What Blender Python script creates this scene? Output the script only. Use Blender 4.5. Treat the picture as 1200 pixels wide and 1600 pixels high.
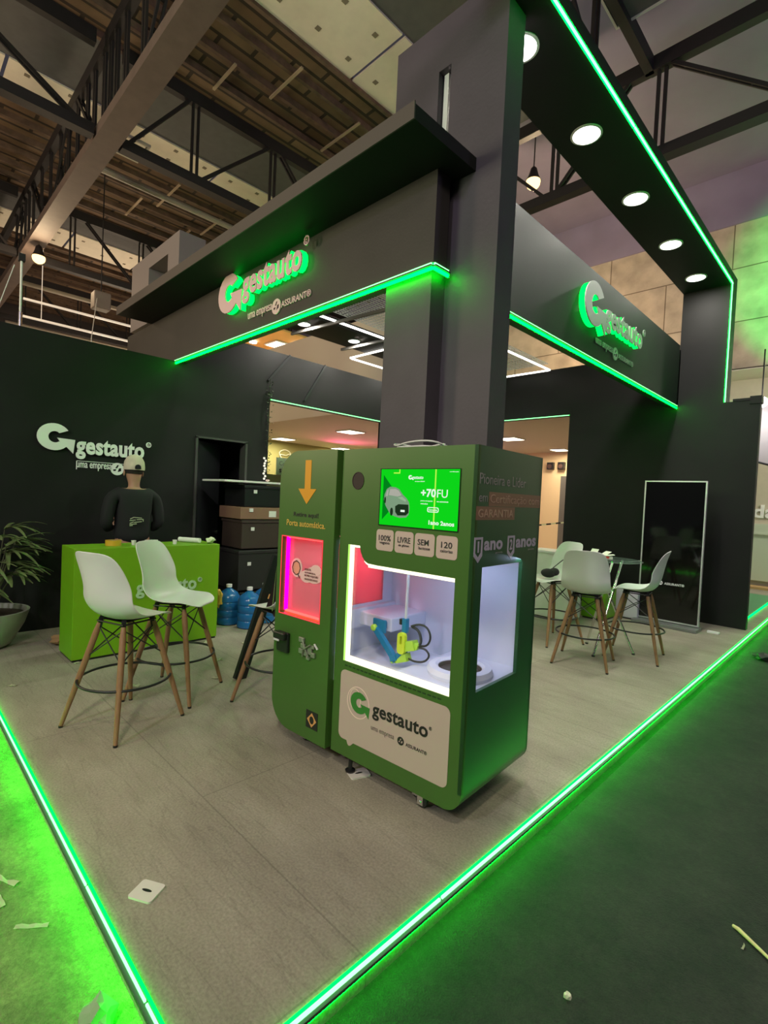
import bpy, bmesh, math, random
from mathutils import Vector, Matrix, Quaternion
PI = math.pi
random.seed(7)
for o in list(bpy.data.objects):
    bpy.data.objects.remove(o)
SC = bpy.context.scene
COL = SC.collection

# ------------------------------------------------------------------ camera
def make_camera():
    f, yaw, pitch, roll = 786.93, math.radians(134.712), math.radians(-1.575), math.radians(2.702)
    cam = bpy.data.cameras.new('camera')
    cam.sensor_fit = 'HORIZONTAL'; cam.sensor_width = 36.0
    cam.lens = f / 1200.0 * 36.0
    cam.clip_start = 0.05; cam.clip_end = 200
    o = bpy.data.objects.new('camera', cam); COL.objects.link(o)
    fw = Vector((math.cos(pitch) * math.cos(yaw), math.cos(pitch) * math.sin(yaw), math.sin(pitch)))
    r = fw.cross(Vector((0, 0, 1))).normalized(); u = r.cross(fw)
    r2 = r * math.cos(roll) + u * math.sin(roll); u2 = -r * math.sin(roll) + u * math.cos(roll)
    m = Matrix((r2, u2, -fw)).transposed().to_4x4(); m.translation = Vector((0, 0, 1.6))
    o.matrix_world = m
    SC.camera = o
make_camera()

# ------------------------------------------------------------------ world, exposure
SC.view_settings.view_transform = 'Standard'; SC.view_settings.look = 'None'
SC.view_settings.gamma = 1.0; SC.view_settings.use_curve_mapping = False
SC.view_settings.exposure = 0.0
w = bpy.data.worlds.new('world'); SC.world = w; w.use_nodes = True
w.node_tree.nodes['Background'].inputs[0].default_value = (0.040, 0.036, 0.043, 1)
w.node_tree.nodes['Background'].inputs[1].default_value = 1.0

def area(name, loc, target, size, power, color=(1, 1, 1), sy=None, shape='DISK', spread=PI):
    l = bpy.data.lights.new(name, 'AREA'); l.energy = power; l.color = color
    l.shape = shape if sy is None else 'RECTANGLE'
    l.size = size
    if sy is not None: l.size_y = sy
    l.spread = spread
    o = bpy.data.objects.new(name, l); COL.objects.link(o)
    o.location = loc
    d = Vector(target) - Vector(loc)
    o.rotation_euler = d.to_track_quat('-Z', 'Y').to_euler()
    return o
def spot(name, loc, target, power, color=(1, 1, 1), angle=60, blend=0.5, radius=0.05):
    l = bpy.data.lights.new(name, 'SPOT'); l.energy = power; l.color = color
    l.spot_size = math.radians(angle); l.spot_blend = blend; l.shadow_soft_size = radius
    o = bpy.data.objects.new(name, l); COL.objects.link(o); o.location = loc
    d = Vector(target) - Vector(loc); o.rotation_euler = d.to_track_quat('-Z', 'Y').to_euler()
    return o
def point(name, loc, power, color=(1, 1, 1), radius=0.08):
    l = bpy.data.lights.new(name, 'POINT'); l.energy = power; l.color = color; l.shadow_soft_size = radius
    o = bpy.data.objects.new(name, l); COL.objects.link(o); o.location = loc
    return o
# fill lights added out of view; aisle and lilac lamps; neighbouring booth's wall washer
area('hall_fill_front', (2.5, -3.5, 6.5), (-2.5, 4.0, 0.5), 1.2, 150, (1.0, 0.90, 0.80))  # unseen general fill added from the front
spot('hall_lamp_left_aisle', (-3.6, -2.2, 4.5), (-3.2, -1.1, -0.1), 380, (1.0, 0.93, 0.55), 58, 0.9, 0.3)
area('roof_fill_left', (-10, -5.0, 4.0), (-9, 4, 9), 2.5, 420, (1.0, 0.74, 0.50))  # unseen upward fill added to brighten the roof
area('roof_fill_far', (-20, 6, 3.6), (-18, 7, 9), 2.5, 260, (1.0, 0.78, 0.55))  # same kind of added fill, for the far roof
area('roof_fill_green', (-4.0, -3.5, 4.0), (-5.5, 5, 9), 1.6, 170, (0.85, 1.0, 0.62))  # added greenish fill for the near roof panels, out of view
area('hall_fill_right', (6, 6, 5.5), (-2, 13, 8.0), 2.0, 120, (0.70, 0.58, 1.0))  # unseen fill added for the upper wall at the right
spot('neighbour_green_washer', (0.6, 11.0, 5.6), (0.1, 13, 6.0), 1100, (0.0, 1.0, 0.12), 92, 0.2, 0.04)
area('hall_lamp_lilac', (-1.2, -4.5, 5.2), (-5.6, 1.6, 1.6), 0.5, 130, (0.92, 0.80, 1.0))
spot('floor_fill_front', (0.6, -1.6, 6.0), (-2.4, 1.3, 0.0), 520, (1.0, 0.90, 0.70), 60, 0.8, 0.25)  # added fill spot that brightens the near floor

# ------------------------------------------------------------------ materials
MATS = {}
def mat(name, col, rough=0.6, metal=0.0, var=0.0, vscale=6.0, bump=0.0, bscale=60.0, emit=None, estr=0.0, spec=0.5, alpha=None):
    if name in MATS: return MATS[name]
    m = bpy.data.materials.new(name); m.use_nodes = True
    nt = m.node_tree; b = nt.nodes['Principled BSDF']
    b.inputs['Base Color'].default_value = (*col, 1); b.inputs['Roughness'].default_value = rough
    b.inputs['Metallic'].default_value = metal
    b.inputs['Specular IOR Level'].default_value = spec
    tc = nt.nodes.new('ShaderNodeTexCoord')
    if var > 0:
        n = nt.nodes.new('ShaderNodeTexNoise'); n.inputs['Scale'].default_value = vscale; n.inputs['Detail'].default_value = 5
        nt.links.new(tc.outputs['Object'], n.inputs['Vector'])
        r = nt.nodes.new('ShaderNodeValToRGB')
        r.color_ramp.elements[0].position = 0.3; r.color_ramp.elements[1].position = 0.72
        r.color_ramp.elements[0].color = (*[c * (1 - var) for c in col], 1)
        r.color_ramp.elements[1].color = (*[min(1, c * (1 + var)) for c in col], 1)
        nt.links.new(n.outputs['Fac'], r.inputs['Fac']); nt.links.new(r.outputs['Color'], b.inputs['Base Color'])
    if bump > 0:
        n2 = nt.nodes.new('ShaderNodeTexNoise'); n2.inputs['Scale'].default_value = bscale; n2.inputs['Detail'].default_value = 3
        nt.links.new(tc.outputs['Object'], n2.inputs['Vector'])
        bp = nt.nodes.new('ShaderNodeBump'); bp.inputs['Strength'].default_value = bump; bp.inputs['Distance'].default_value = 0.01
        nt.links.new(n2.outputs['Fac'], bp.inputs['Height']); nt.links.new(bp.outputs['Normal'], b.inputs['Normal'])
    if emit:
        b.inputs['Emission Color'].default_value = (*emit, 1); b.inputs['Emission Strength'].default_value = estr
    if alpha is not None: b.inputs['Alpha'].default_value = alpha
    MATS[name] = m
    return m
def glass_mat(name, tint=(1, 1, 1), refl=0.12, haze=0.0, hcol=(1, 1, 1)):
    if name in MATS: return MATS[name]
    m = bpy.data.materials.new(name); m.use_nodes = True; nt = m.node_tree
    for n in list(nt.nodes): nt.nodes.remove(n)
    out = nt.nodes.new('ShaderNodeOutputMaterial'); tr = nt.nodes.new('ShaderNodeBsdfTransparent'); tr.inputs[0].default_value = (*tint, 1)
    gl = nt.nodes.new('ShaderNodeBsdfGlossy'); gl.inputs['Roughness'].default_value = 0.03
    fr = nt.nodes.new('ShaderNodeLayerWeight'); fr.inputs['Blend'].default_value = 0.5
    pw = nt.nodes.new('ShaderNodeMath'); pw.operation = 'POWER'; pw.inputs[1].default_value = 4.0; nt.links.new(fr.outputs['Facing'], pw.inputs[0])
    ml = nt.nodes.new('ShaderNodeMath'); ml.operation = 'MULTIPLY_ADD'; ml.inputs[1].default_value = 0.6; ml.inputs[2].default_value = 0.03; nt.links.new(pw.outputs[0], ml.inputs[0])
    mx = nt.nodes.new('ShaderNodeMixShader'); nt.links.new(ml.outputs[0], mx.inputs[0])
    nt.links.new(tr.outputs[0], mx.inputs[1]); nt.links.new(gl.outputs[0], mx.inputs[2])
    last = mx
    if haze > 0:
        d = nt.nodes.new('ShaderNodeBsdfTranslucent'); d.inputs[0].default_value = (*hcol, 1)
        d2 = nt.nodes.new('ShaderNodeBsdfDiffuse'); d2.inputs[0].default_value = (*hcol, 1)
        a = nt.nodes.new('ShaderNodeMixShader'); a.inputs[0].default_value = 0.5
        nt.links.new(d.outputs[0], a.inputs[1]); nt.links.new(d2.outputs[0], a.inputs[2])
        m2 = nt.nodes.new('ShaderNodeMixShader'); m2.inputs[0].default_value = haze
        nt.links.new(mx.outputs[0], m2.inputs[1]); nt.links.new(a.outputs[0], m2.inputs[2]); last = m2
    nt.links.new(last.outputs[0], out.inputs[0])
    MATS[name] = m
    return m
def emis(name, col, s):
    if name in MATS: return MATS[name]
    m = bpy.data.materials.new(name); m.use_nodes = True; nt = m.node_tree
    for n in list(nt.nodes): nt.nodes.remove(n)
    out = nt.nodes.new('ShaderNodeOutputMaterial'); e = nt.nodes.new('ShaderNodeEmission')
    e.inputs[0].default_value = (*col, 1); e.inputs[1].default_value = s
    nt.links.new(e.outputs[0], out.inputs[0]); MATS[name] = m
    return m

M_black = mat('black_painted_panel', (0.013, 0.0125, 0.012), 0.6, var=0.15, vscale=2.0, bump=0.05, spec=0.22)
M_tower = mat('charcoal_tower_paint', (0.064, 0.052, 0.066), 0.6, var=0.10, vscale=3.0, bump=0.15, bscale=40)
M_fascia = mat('dark_fascia_paint', (0.036, 0.030, 0.025), 0.6, var=0.10, vscale=3, bump=0.1)
M_core = emis('led_core', (0.62, 3.2, 0.85), 1.2)
M_jacket = emis('led_jacket', (0.0, 1.0, 0.02), 11.0)
M_led = emis('led_green_diffuser', (0.0, 1.0, 0.035), 12.0)
M_led_lo = emis('led_green_soft', (0.0, 1.0, 0.08), 5.0)
M_cove = emis('led_green_cove', (0.0, 1.0, 0.01), 42.0)
M_edge = mat('dark_nosing', (0.05, 0.055, 0.05), 0.5)
M_white = mat('white_plastic', (0.74, 0.73, 0.72), 0.38)
M_whitepaint = mat('white_paint', (0.72, 0.70, 0.66), 0.6, var=0.05)
M_wood = None
M_chrome = mat('chrome_tube', (0.85, 0.85, 0.85), 0.14, 1.0)
M_wire = mat('black_wire', (0.012, 0.012, 0.014), 0.4)
M_down = emis('downlight_lens', (1.0, 0.97, 0.92), 9.0)
M_tube = emis('linear_light', (1.0, 0.96, 0.86), 4.5)
M_steel = mat('dark_roof_steel', (0.018, 0.015, 0.016), 0.6, 0.2)
M_steelbrown = mat('brown_roof_steel', (0.11, 0.078, 0.066), 0.65, var=0.12)
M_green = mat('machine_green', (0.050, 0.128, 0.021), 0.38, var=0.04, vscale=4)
M_lime = mat('counter_lime', (0.155, 0.35, 0.002), 0.5, var=0.03)
M_pinkwhite = mat('warm_white_vinyl', (0.50, 0.385, 0.335), 0.5)
M_black2 = mat('black_plastic', (0.010, 0.010, 0.011), 0.35)

def wood_mat():
    m = bpy.data.materials.new('beech_wood'); m.use_nodes = True; nt = m.node_tree; b = nt.nodes['Principled BSDF']
    tc = nt.nodes.new('ShaderNodeTexCoord'); mp = nt.nodes.new('ShaderNodeMapping'); mp.inputs['Scale'].default_value = (30, 30, 3)
    n = nt.nodes.new('ShaderNodeTexNoise'); n.inputs['Scale'].default_value = 3; n.inputs['Detail'].default_value = 6
    r = nt.nodes.new('ShaderNodeValToRGB')
    r.color_ramp.elements[0].color = (0.19, 0.095, 0.042, 1); r.color_ramp.elements[1].color = (0.37, 0.20, 0.10, 1)
    nt.links.new(tc.outputs['Object'], mp.inputs[0]); nt.links.new(mp.outputs[0], n.inputs['Vector'])
    nt.links.new(n.outputs['Fac'], r.inputs[0]); nt.links.new(r.outputs[0], b.inputs['Base Color'])
    b.inputs['Roughness'].default_value = 0.5
    return m
M_wood = wood_mat()

def floor_mat():
    m = bpy.data.materials.new('platform_carpet'); m.use_nodes = True; nt = m.node_tree; b = nt.nodes['Principled BSDF']
    tc = nt.nodes.new('ShaderNodeTexCoord')
    n = nt.nodes.new('ShaderNodeTexNoise'); n.inputs['Scale'].default_value = 1.3; n.inputs['Detail'].default_value = 7; n.inputs['Roughness'].default_value = 0.62
    mp = nt.nodes.new('ShaderNodeMapping'); mp.inputs['Scale'].default_value = (1.0, 2.2, 1.0); mp.inputs['Rotation'].default_value = (0, 0, 0.5)
    nt.links.new(tc.outputs['Object'], mp.inputs[0]); nt.links.new(mp.outputs[0], n.inputs['Vector'])
    r = nt.nodes.new('ShaderNodeValToRGB'); r.color_ramp.elements[0].position = 0.32; r.color_ramp.elements[1].position = 0.68
    r.color_ramp.elements[0].color = (0.235, 0.210, 0.158, 1); r.color_ramp.elements[1].color = (0.335, 0.305, 0.232, 1)
    nt.links.new(n.outputs['Fac'], r.inputs[0])
    n2 = nt.nodes.new('ShaderNodeTexNoise'); n2.inputs['Scale'].default_value = 90; n2.inputs['Detail'].default_value = 4
    nt.links.new(tc.outputs['Object'], n2.inputs['Vector'])
    mx = nt.nodes.new('ShaderNodeMixRGB'); mx.blend_type = 'OVERLAY'; mx.inputs[0].default_value = 0.45
    nt.links.new(r.outputs[0], mx.inputs[1]); nt.links.new(n2.outputs['Fac'], mx.inputs[2])
    # scuffs: stretched noise wrinkles
    n3 = nt.nodes.new('ShaderNodeTexNoise'); n3.inputs['Scale'].default_value = 2.0; n3.inputs['Detail'].default_value = 8
    mp3 = nt.nodes.new('ShaderNodeMapping'); mp3.inputs['Scale'].default_value = (0.5, 5.0, 1.0); mp3.inputs['Rotation'].default_value = (0, 0, -0.62)
    nt.links.new(tc.outputs['Object'], mp3.inputs[0]); nt.links.new(mp3.outputs[0], n3.inputs['Vector'])
    r3 = nt.nodes.new('ShaderNodeValToRGB'); r3.color_ramp.elements[0].position = 0.485; r3.color_ramp.elements[1].position = 0.5
    r3.color_ramp.elements[0].color = (1, 1, 1, 1); r3.color_ramp.elements[1].color = (0.80, 0.80, 0.80, 1)
    e = r3.color_ramp.elements.new(0.515); e.color = (1, 1, 1, 1)
    nt.links.new(n3.outputs['Fac'], r3.inputs[0])
    mx2 = nt.nodes.new('ShaderNodeMixRGB'); mx2.blend_type = 'MULTIPLY'; mx2.inputs[0].default_value = 0.8
    nt.links.new(mx.outputs[0], mx2.inputs[1]); nt.links.new(r3.outputs[0], mx2.inputs[2])
    # joints between the sheets
    sx = nt.nodes.new('ShaderNodeTexBrick'); sx.inputs['Scale'].default_value = 1.0
    sx.inputs['Mortar Size'].default_value = 0.004; sx.inputs['Brick Width'].default_value = 2.44; sx.inputs['Row Height'].default_value = 1.22
    sx.inputs['Color1'].default_value = (1, 1, 1, 1); sx.inputs['Color2'].default_value = (0.95, 0.95, 0.95, 1); sx.inputs['Mortar'].default_value = (0.72, 0.72, 0.72, 1)
    nt.links.new(tc.outputs['Object'], sx.inputs['Vector'])
    mx3 = nt.nodes.new('ShaderNodeMixRGB'); mx3.blend_type = 'MULTIPLY'; mx3.inputs[0].default_value = 1.0
    nt.links.new(mx2.outputs[0], mx3.inputs[1]); nt.links.new(sx.outputs[0], mx3.inputs[2])
    nt.links.new(mx3.outputs[0], b.inputs['Base Color']); b.inputs['Roughness'].default_value = 0.75
    bp = nt.nodes.new('ShaderNodeBump'); bp.inputs['Strength'].default_value = 0.35; bp.inputs['Distance'].default_value = 0.004
    nt.links.new(n2.outputs['Fac'], bp.inputs['Height']); nt.links.new(bp.outputs[0], b.inputs['Normal'])
    return m
def carpet_mat(name, c0, c1):
    m = bpy.data.materials.new(name); m.use_nodes = True; nt = m.node_tree; b = nt.nodes['Principled BSDF']
    tc = nt.nodes.new('ShaderNodeTexCoord')
    n = nt.nodes.new('ShaderNodeTexNoise'); n.inputs['Scale'].default_value = 3; n.inputs['Detail'].default_value = 12; n.inputs['Roughness'].default_value = 0.75
    nt.links.new(tc.outputs['Object'], n.inputs['Vector'])
    r = nt.nodes.new('ShaderNodeValToRGB'); r.color_ramp.elements[0].position = 0.35; r.color_ramp.elements[1].position = 0.68
    r.color_ramp.elements[0].color = (*c0, 1); r.color_ramp.elements[1].color = (*c1, 1)
    nt.links.new(n.outputs['Fac'], r.inputs[0])
    b.inputs['Roughness'].default_value = 0.95
    n4 = nt.nodes.new('ShaderNodeTexNoise'); n4.inputs['Scale'].default_value = 55; n4.inputs['Detail'].default_value = 8; n4.inputs['Roughness'].default_value = 0.8
    nt.links.new(tc.outputs['Object'], n4.inputs['Vector'])
    r4 = nt.nodes.new('ShaderNodeValToRGB'); r4.color_ramp.elements[0].position = 0.35; r4.color_ramp.elements[1].position = 0.65; r4.color_ramp.elements[0].color = (0.35, 0.35, 0.35, 1)
    nt.links.new(n4.outputs['Fac'], r4.inputs[0])
    m4 = nt.nodes.new('ShaderNodeMixRGB'); m4.blend_type = 'MULTIPLY'; m4.inputs[0].default_value = 0.75
    nt.links.new(r.outputs[0], m4.inputs[1]); nt.links.new(r4.outputs[0], m4.inputs[2]); nt.links.new(m4.outputs[0], b.inputs['Base Color'])
    n2 = nt.nodes.new('ShaderNodeTexNoise'); n2.inputs['Scale'].default_value = 130; n2.inputs['Detail'].default_value = 4
    nt.links.new(tc.outputs['Object'], n2.inputs['Vector'])
    bp = nt.nodes.new('ShaderNodeBump'); bp.inputs['Strength'].default_value = 0.9; bp.inputs['Distance'].default_value = 0.008
    nt.links.new(n2.outputs['Fac'], bp.inputs['Height']); nt.links.new(bp.outputs[0], b.inputs['Normal'])
    return m
def deck_mat():
    m = bpy.data.materials.new('roof_deck_boards'); m.use_nodes = True; nt = m.node_tree; b = nt.nodes['Principled BSDF']
    tc = nt.nodes.new('ShaderNodeTexCoord')
    mp = nt.nodes.new('ShaderNodeMapping'); mp.inputs['Rotation'].default_value = (0, 0, PI / 2)
    br = nt.nodes.new('ShaderNodeTexBrick'); br.inputs['Scale'].default_value = 1.0; br.inputs['Brick Width'].default_value = 1.1
    br.inputs['Row Height'].default_value = 0.26; br.inputs['Mortar Size'].default_value = 0.035; br.inputs['Bias'].default_value = 0.0
    br.inputs['Color1'].default_value = (0.30, 0.19, 0.11, 1); br.inputs['Color2'].default_value = (0.19, 0.115, 0.062, 1); br.inputs['Mortar'].default_value = (0.055, 0.035, 0.022, 1)
    nt.links.new(tc.outputs['Object'], mp.inputs[0]); nt.links.new(mp.outputs[0], br.inputs['Vector'])
    n = nt.nodes.new('ShaderNodeTexNoise'); n.inputs['Scale'].default_value = 1.1; n.inputs['Detail'].default_value = 6
    nt.links.new(tc.outputs['Object'], n.inputs['Vector'])
    mx = nt.nodes.new('ShaderNodeMixRGB'); mx.blend_type = 'MULTIPLY'; mx.inputs[0].default_value = 0.9
    nt.links.new(br.outputs[0], mx.inputs[1]); nt.links.new(n.outputs['Fac'], mx.inputs[2])
    nt.links.new(mx.outputs[0], b.inputs['Base Color']); b.inputs['Roughness'].default_value = 0.85
    return m
def block_mat():
    m = bpy.data.materials.new('painted_block_wall'); m.use_nodes = True; nt = m.node_tree; b = nt.nodes['Principled BSDF']
    tc = nt.nodes.new('ShaderNodeTexCoord')
    mp = nt.nodes.new('ShaderNodeMapping'); mp.inputs['Rotation'].default_value = (PI / 2, 0, 0)
    br = nt.nodes.new('ShaderNodeTexBrick'); br.inputs['Scale'].default_value = 1.0; br.inputs['Brick Width'].default_value = 2.6
    br.inputs['Row Height'].default_value = 1.15; br.inputs['Mortar Size'].default_value = 0.012
    br.inputs['Color1'].default_value = (0.50, 0.42, 0.34, 1); br.inputs['Color2'].default_value = (0.44, 0.36, 0.29, 1); br.inputs['Mortar'].default_value = (0.16, 0.12, 0.09, 1)
    nt.links.new(tc.outputs['Object'], mp.inputs[0]); nt.links.new(mp.outputs[0], br.inputs['Vector'])
    n = nt.nodes.new('ShaderNodeTexNoise'); n.inputs['Scale'].default_value = 2.3; n.inputs['Detail'].default_value = 8
    nt.links.new(tc.outputs['Object'], n.inputs['Vector'])
    mx = nt.nodes.new('ShaderNodeMixRGB'); mx.blend_type = 'OVERLAY'; mx.inputs[0].default_value = 0.6
    nt.links.new(br.outputs[0], mx.inputs[1]); nt.links.new(n.outputs['Fac'], mx.inputs[2])
    nt.links.new(mx.outputs[0], b.inputs['Base Color']); b.inputs['Roughness'].default_value = 0.85
    bp = nt.nodes.new('ShaderNodeBump'); bp.inputs['Strength'].default_value = 0.8; bp.inputs['Distance'].default_value = 0.05
    nt.links.new(n.outputs['Fac'], bp.inputs['Height']); nt.links.new(bp.outputs[0], b.inputs['Normal'])
    return m

# ------------------------------------------------------------------ mesh helpers
class MB:
    def __init__(s): s.bm = bmesh.new()
    def box(s, x0, x1, y0, y1, z0, z1, bev=0.0):
        bm2 = bmesh.new(); bmesh.ops.create_cube(bm2, size=1)
        for v in bm2.verts:
            v.co = Vector(((x0 + x1) / 2 + v.co.x * (x1 - x0), (y0 + y1) / 2 + v.co.y * (y1 - y0), (z0 + z1) / 2 + v.co.z * (z1 - z0)))
        if bev > 0: bmesh.ops.bevel(bm2, geom=list(bm2.edges), offset=bev, segments=2, affect='EDGES', profile=0.5)
        s.add(bm2); return s
    def add(s, bm2, m=None):
        if m is not None: bm2.transform(m)
        me = bpy.data.meshes.new('t'); bm2.to_mesh(me); bm2.free(); s.bm.from_mesh(me); bpy.data.meshes.remove(me)
    def bar(s, a, b, w, h, up=(0, 0, 1)):
        a = Vector(a); b = Vector(b); d = (b - a); L = d.length; d.normalize()
        sd = d.cross(Vector(up))
        if sd.length < 1e-4: sd = d.cross(Vector((1, 0, 0)))
        sd.normalize(); u = sd.cross(d)
        vs = []
        for t in (a, b):
            for i, j in ((-1, -1), (1, -1), (1, 1), (-1, 1)):
                vs.append(s.bm.verts.new(t + sd * (w / 2 * i) + u * (h / 2 * j)))
        F = [(3, 2, 1, 0), (4, 5, 6, 7), (0, 1, 5, 4), (1, 2, 6, 5), (2, 3, 7, 6), (3, 0, 4, 7)]
        for f in F: s.bm.faces.new([vs[k] for k in f])
        return s
    def tube(s, pts, r, n=10, closed=False, caps=True):
        pts = [Vector(p) for p in pts]; N = len(pts); rings = []
        rr = r if isinstance(r, (list, tuple)) else [r] * N
        ref = None
        for i, p in enumerate(pts):
            if closed: d = pts[(i + 1) % N] - pts[i - 1]
            else: d = pts[min(i + 1, N - 1)] - pts[max(i - 1, 0)]
            d.normalize()
            if ref is None:
                ref = d.cross(Vector((0, 0, 1)))
                if ref.length < 0.05: ref = d.cross(Vector((1, 0, 0)))
            ref = (ref - d * ref.dot(d)).normalized(); b = d.cross(ref)
            rings.append([s.bm.verts.new(p + (ref * math.cos(2 * PI * k / n) + b * math.sin(2 * PI * k / n)) * rr[i]) for k in range(n)])
        for i in range(N if closed else N - 1):
            A = rings[i]; B = rings[(i + 1) % N]
            for k in range(n): s.bm.faces.new((A[k], A[(k + 1) % n], B[(k + 1) % n], B[k]))
        if not closed and caps:
            s.bm.faces.new(list(reversed(rings[0]))); s.bm.faces.new(rings[-1])
        return s
    def lathe(s, prof, n=32, c=(0, 0, 0)):
        rings = []
        for r, z in prof:
            if r < 1e-5: rings.append([s.bm.verts.new((c[0], c[1], c[2] + z))])
            else: rings.append([s.bm.verts.new((c[0] + r * math.cos(2 * PI * k / n), c[1] + r * math.sin(2 * PI * k / n), c[2] + z)) for k in range(n)])
        for A, B in zip(rings, rings[1:]):
            for k in range(n):
                if len(A) == 1 and len(B) == 1: continue
                if len(A) == 1: s.bm.faces.new((A[0], B[(k + 1) % n], B[k]))
                elif len(B) == 1: s.bm.faces.new((A[k], A[(k + 1) % n], B[0]))
                else: s.bm.faces.new((A[k], A[(k + 1) % n], B[(k + 1) % n], B[k]))
        return s
    def plate(s, outer, holes, fn, t0, t1):
        """flat polygon with holes, thickness t0..t1; fn(u, v, t) -> 3D"""
        bm2 = bmesh.new(); ed = []
        for loop in [outer] + holes:
            vs = [bm2.verts.new((p[0], p[1], 0)) for p in loop]
            for i in range(len(vs)): ed.append(bm2.edges.new((vs[i], vs[(i + 1) % len(vs)])))
        bmesh.ops.triangle_fill(bm2, edges=ed, use_beauty=True, use_dissolve=False)
        bm2.verts.index_update()
        V = [v.co.copy() for v in bm2.verts]; Fs = [[v.index for v in f.verts] for f in bm2.faces]
        bm2.free()
        a = [s.bm.verts.new(fn(v.x, v.y, t0)) for v in V]; b = [s.bm.verts.new(fn(v.x, v.y, t1)) for v in V]
        for f in Fs:
            s.bm.faces.new([a[i] for i in f]); s.bm.faces.new([b[i] for i in reversed(f)])
        k = 0
        for loop in [outer] + holes:
            n = len(loop)
            for i in range(n):
                j = (i + 1) % n
                s.bm.faces.new((a[k + i], a[k + j], b[k + j], b[k + i]))
            k += n
        return s
    def sphere(s, c, r, sx=1, sy=1, sz=1, n=14):
        bm2 = bmesh.new(); bmesh.ops.create_uvsphere(bm2, u_segments=n, v_segments=max(6, n * 2 // 3), radius=r)
        s.add(bm2, Matrix.Translation(Vector(c)) @ Matrix.Diagonal((sx, sy, sz, 1))); return s
    def quad(s, a, b, c, d):
        s.bm.faces.new([s.bm.verts.new(Vector(p)) for p in (a, b, c, d)]); return s
    def build(s, name, m, parent=None, smooth=False, mats=None):
        bmesh.ops.recalc_face_normals(s.bm, faces=list(s.bm.faces))
        me = bpy.data.meshes.new(name); s.bm.to_mesh(me); s.bm.free()
        for x in (mats or [m]): me.materials.append(x)
        if smooth:
            for p in me.polygons: p.use_smooth = True
            try: me.set_sharp_from_angle(angle=math.radians(40))
            except Exception: pass
        o = bpy.data.objects.new(name, me); COL.objects.link(o)
        if parent is not None: o.parent = parent
        return o
def tag(o, label=None, cat=None, group=None, kind=None):
    if label: o['label'] = label
    if cat: o['category'] = cat
    if group: o['group'] = group
    if kind: o['kind'] = kind
    return o
def empty(name, loc, rz=0.0, label=None, cat=None, group=None):
    o = bpy.data.objects.new(name, None); COL.objects.link(o); o.location = loc; o.rotation_euler = (0, 0, rz)
    o.empty_display_size = 0.1
    return tag(o, label, cat, group)
def soften(pts, k=2):
    pts = [Vector(p) for p in pts]
    for _ in range(k):
        q = [pts[0]]
        for a, c2 in zip(pts, pts[1:]): q += [a.lerp(c2, 0.25), a.lerp(c2, 0.75)]
        pts = q + [pts[-1]]
    return pts
def struct(o): o['kind'] = 'structure'; return o
def copy_tree(o, parent=None):
    c = o.copy(); COL.objects.link(c)
    if parent is not None: c.parent = parent
    for ch in list(o.children): copy_tree(ch, c)
    return c
def circ(cx, cy, r, n=24, a0=0, a1=2 * PI, ry=None):
    ry = r if ry is None else ry
    full = abs(a1 - a0 - 2 * PI) < 1e-6
    return [(cx + r * math.cos(a0 + (a1 - a0) * i / (n if full else n - 1)), cy + ry * math.sin(a0 + (a1 - a0) * i / (n if full else n - 1))) for i in range(n)]
def rrect(x0, x1, y0, y1, r, n=6, corners=(1, 1, 1, 1)):
    """corners order: BL, BR, TR, TL"""
    P = []
    for (cx, cy, a, on) in ((x0, y0, PI, corners[0]), (x1, y0, 1.5 * PI, corners[1]), (x1, y1, 0, corners[2]), (x0, y1, 0.5 * PI, corners[3])):
        rr = r if on else 0
        if rr == 0: P.append((cx, cy)); continue
        sx = 1 if cx == x0 else -1; sy = 1 if cy == y0 else -1
        P += circ(cx + sx * rr, cy + sy * rr, rr, n, a, a + PI / 2)
    return P
def glogo(cx, cy, R):
    """thick G ring whose bar ends in a downward pointed tail"""
    P = []
    for i in range(26):
        a = math.radians(33 + (318 - 33) * i / 25); P.append((1.08 * math.cos(a), math.sin(a)))
    P += [(1.0, -0.86), (1.27, -1.14), (1.38, -0.10), (0.20, -0.05), (0.40, -0.33)]
    for i in range(18):
        a = math.radians(-48 - (322 - 48 - 8) * i / 17); P.append((0.05 + 0.42 * math.cos(a), 0.42 * math.sin(a)))
    return [(cx + x * R, cy + y * R) for x, y in P]
_txt = {}
def text_mesh(s, bold=0.0, depth=0.0):
    k = (s, bold, depth)
    cu = bpy.data.curves.new('t', 'FONT'); cu.body = s; cu.size = 1.0; cu.offset = bold; cu.extrude = depth; cu.resolution_u = 3; cu.space_character = 1.0 + bold * 1.6
    ob = bpy.data.objects.new('t', cu); COL.objects.link(ob)
    bpy.context.view_layer.update()
    dg = bpy.context.evaluated_depsgraph_get()
    me = bpy.data.meshes.new_from_object(ob.evaluated_get(dg))
    bpy.data.objects.remove(ob); bpy.data.curves.remove(cu)
    return me
def text(name, s, org, xd, up, width, height, m, parent=None, bold=0.012, thick=0.004, lift=0.001):
    """text whose bounding box starts at org (lower left), spans width x height; normal = xd x up"""
    me = text_mesh(s, bold, 0.5)
    xs = [v.co.x for v in me.vertices]; ys = [v.co.y for v in me.vertices]
    x0, x1, y0, y1 = min(xs), max(xs), min(ys), max(ys)
    xd = Vector(xd).normalized(); up = Vector(up).normalized(); n = xd.cross(up); org = Vector(org)
    for v in me.vertices:
        a = (v.co.x - x0) / (x1 - x0) * width; b = (v.co.y - y0) / (y1 - y0) * height
        t = lift + (v.co.z + 0.5) * thick
        v.co = org + xd * a + up * b + n * t
    me.materials.clear(); me.materials.append(m); me.name = name
    o = bpy.data.objects.new(name, me); COL.objects.link(o)
    if parent is not None: o.parent = parent
    return o

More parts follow.
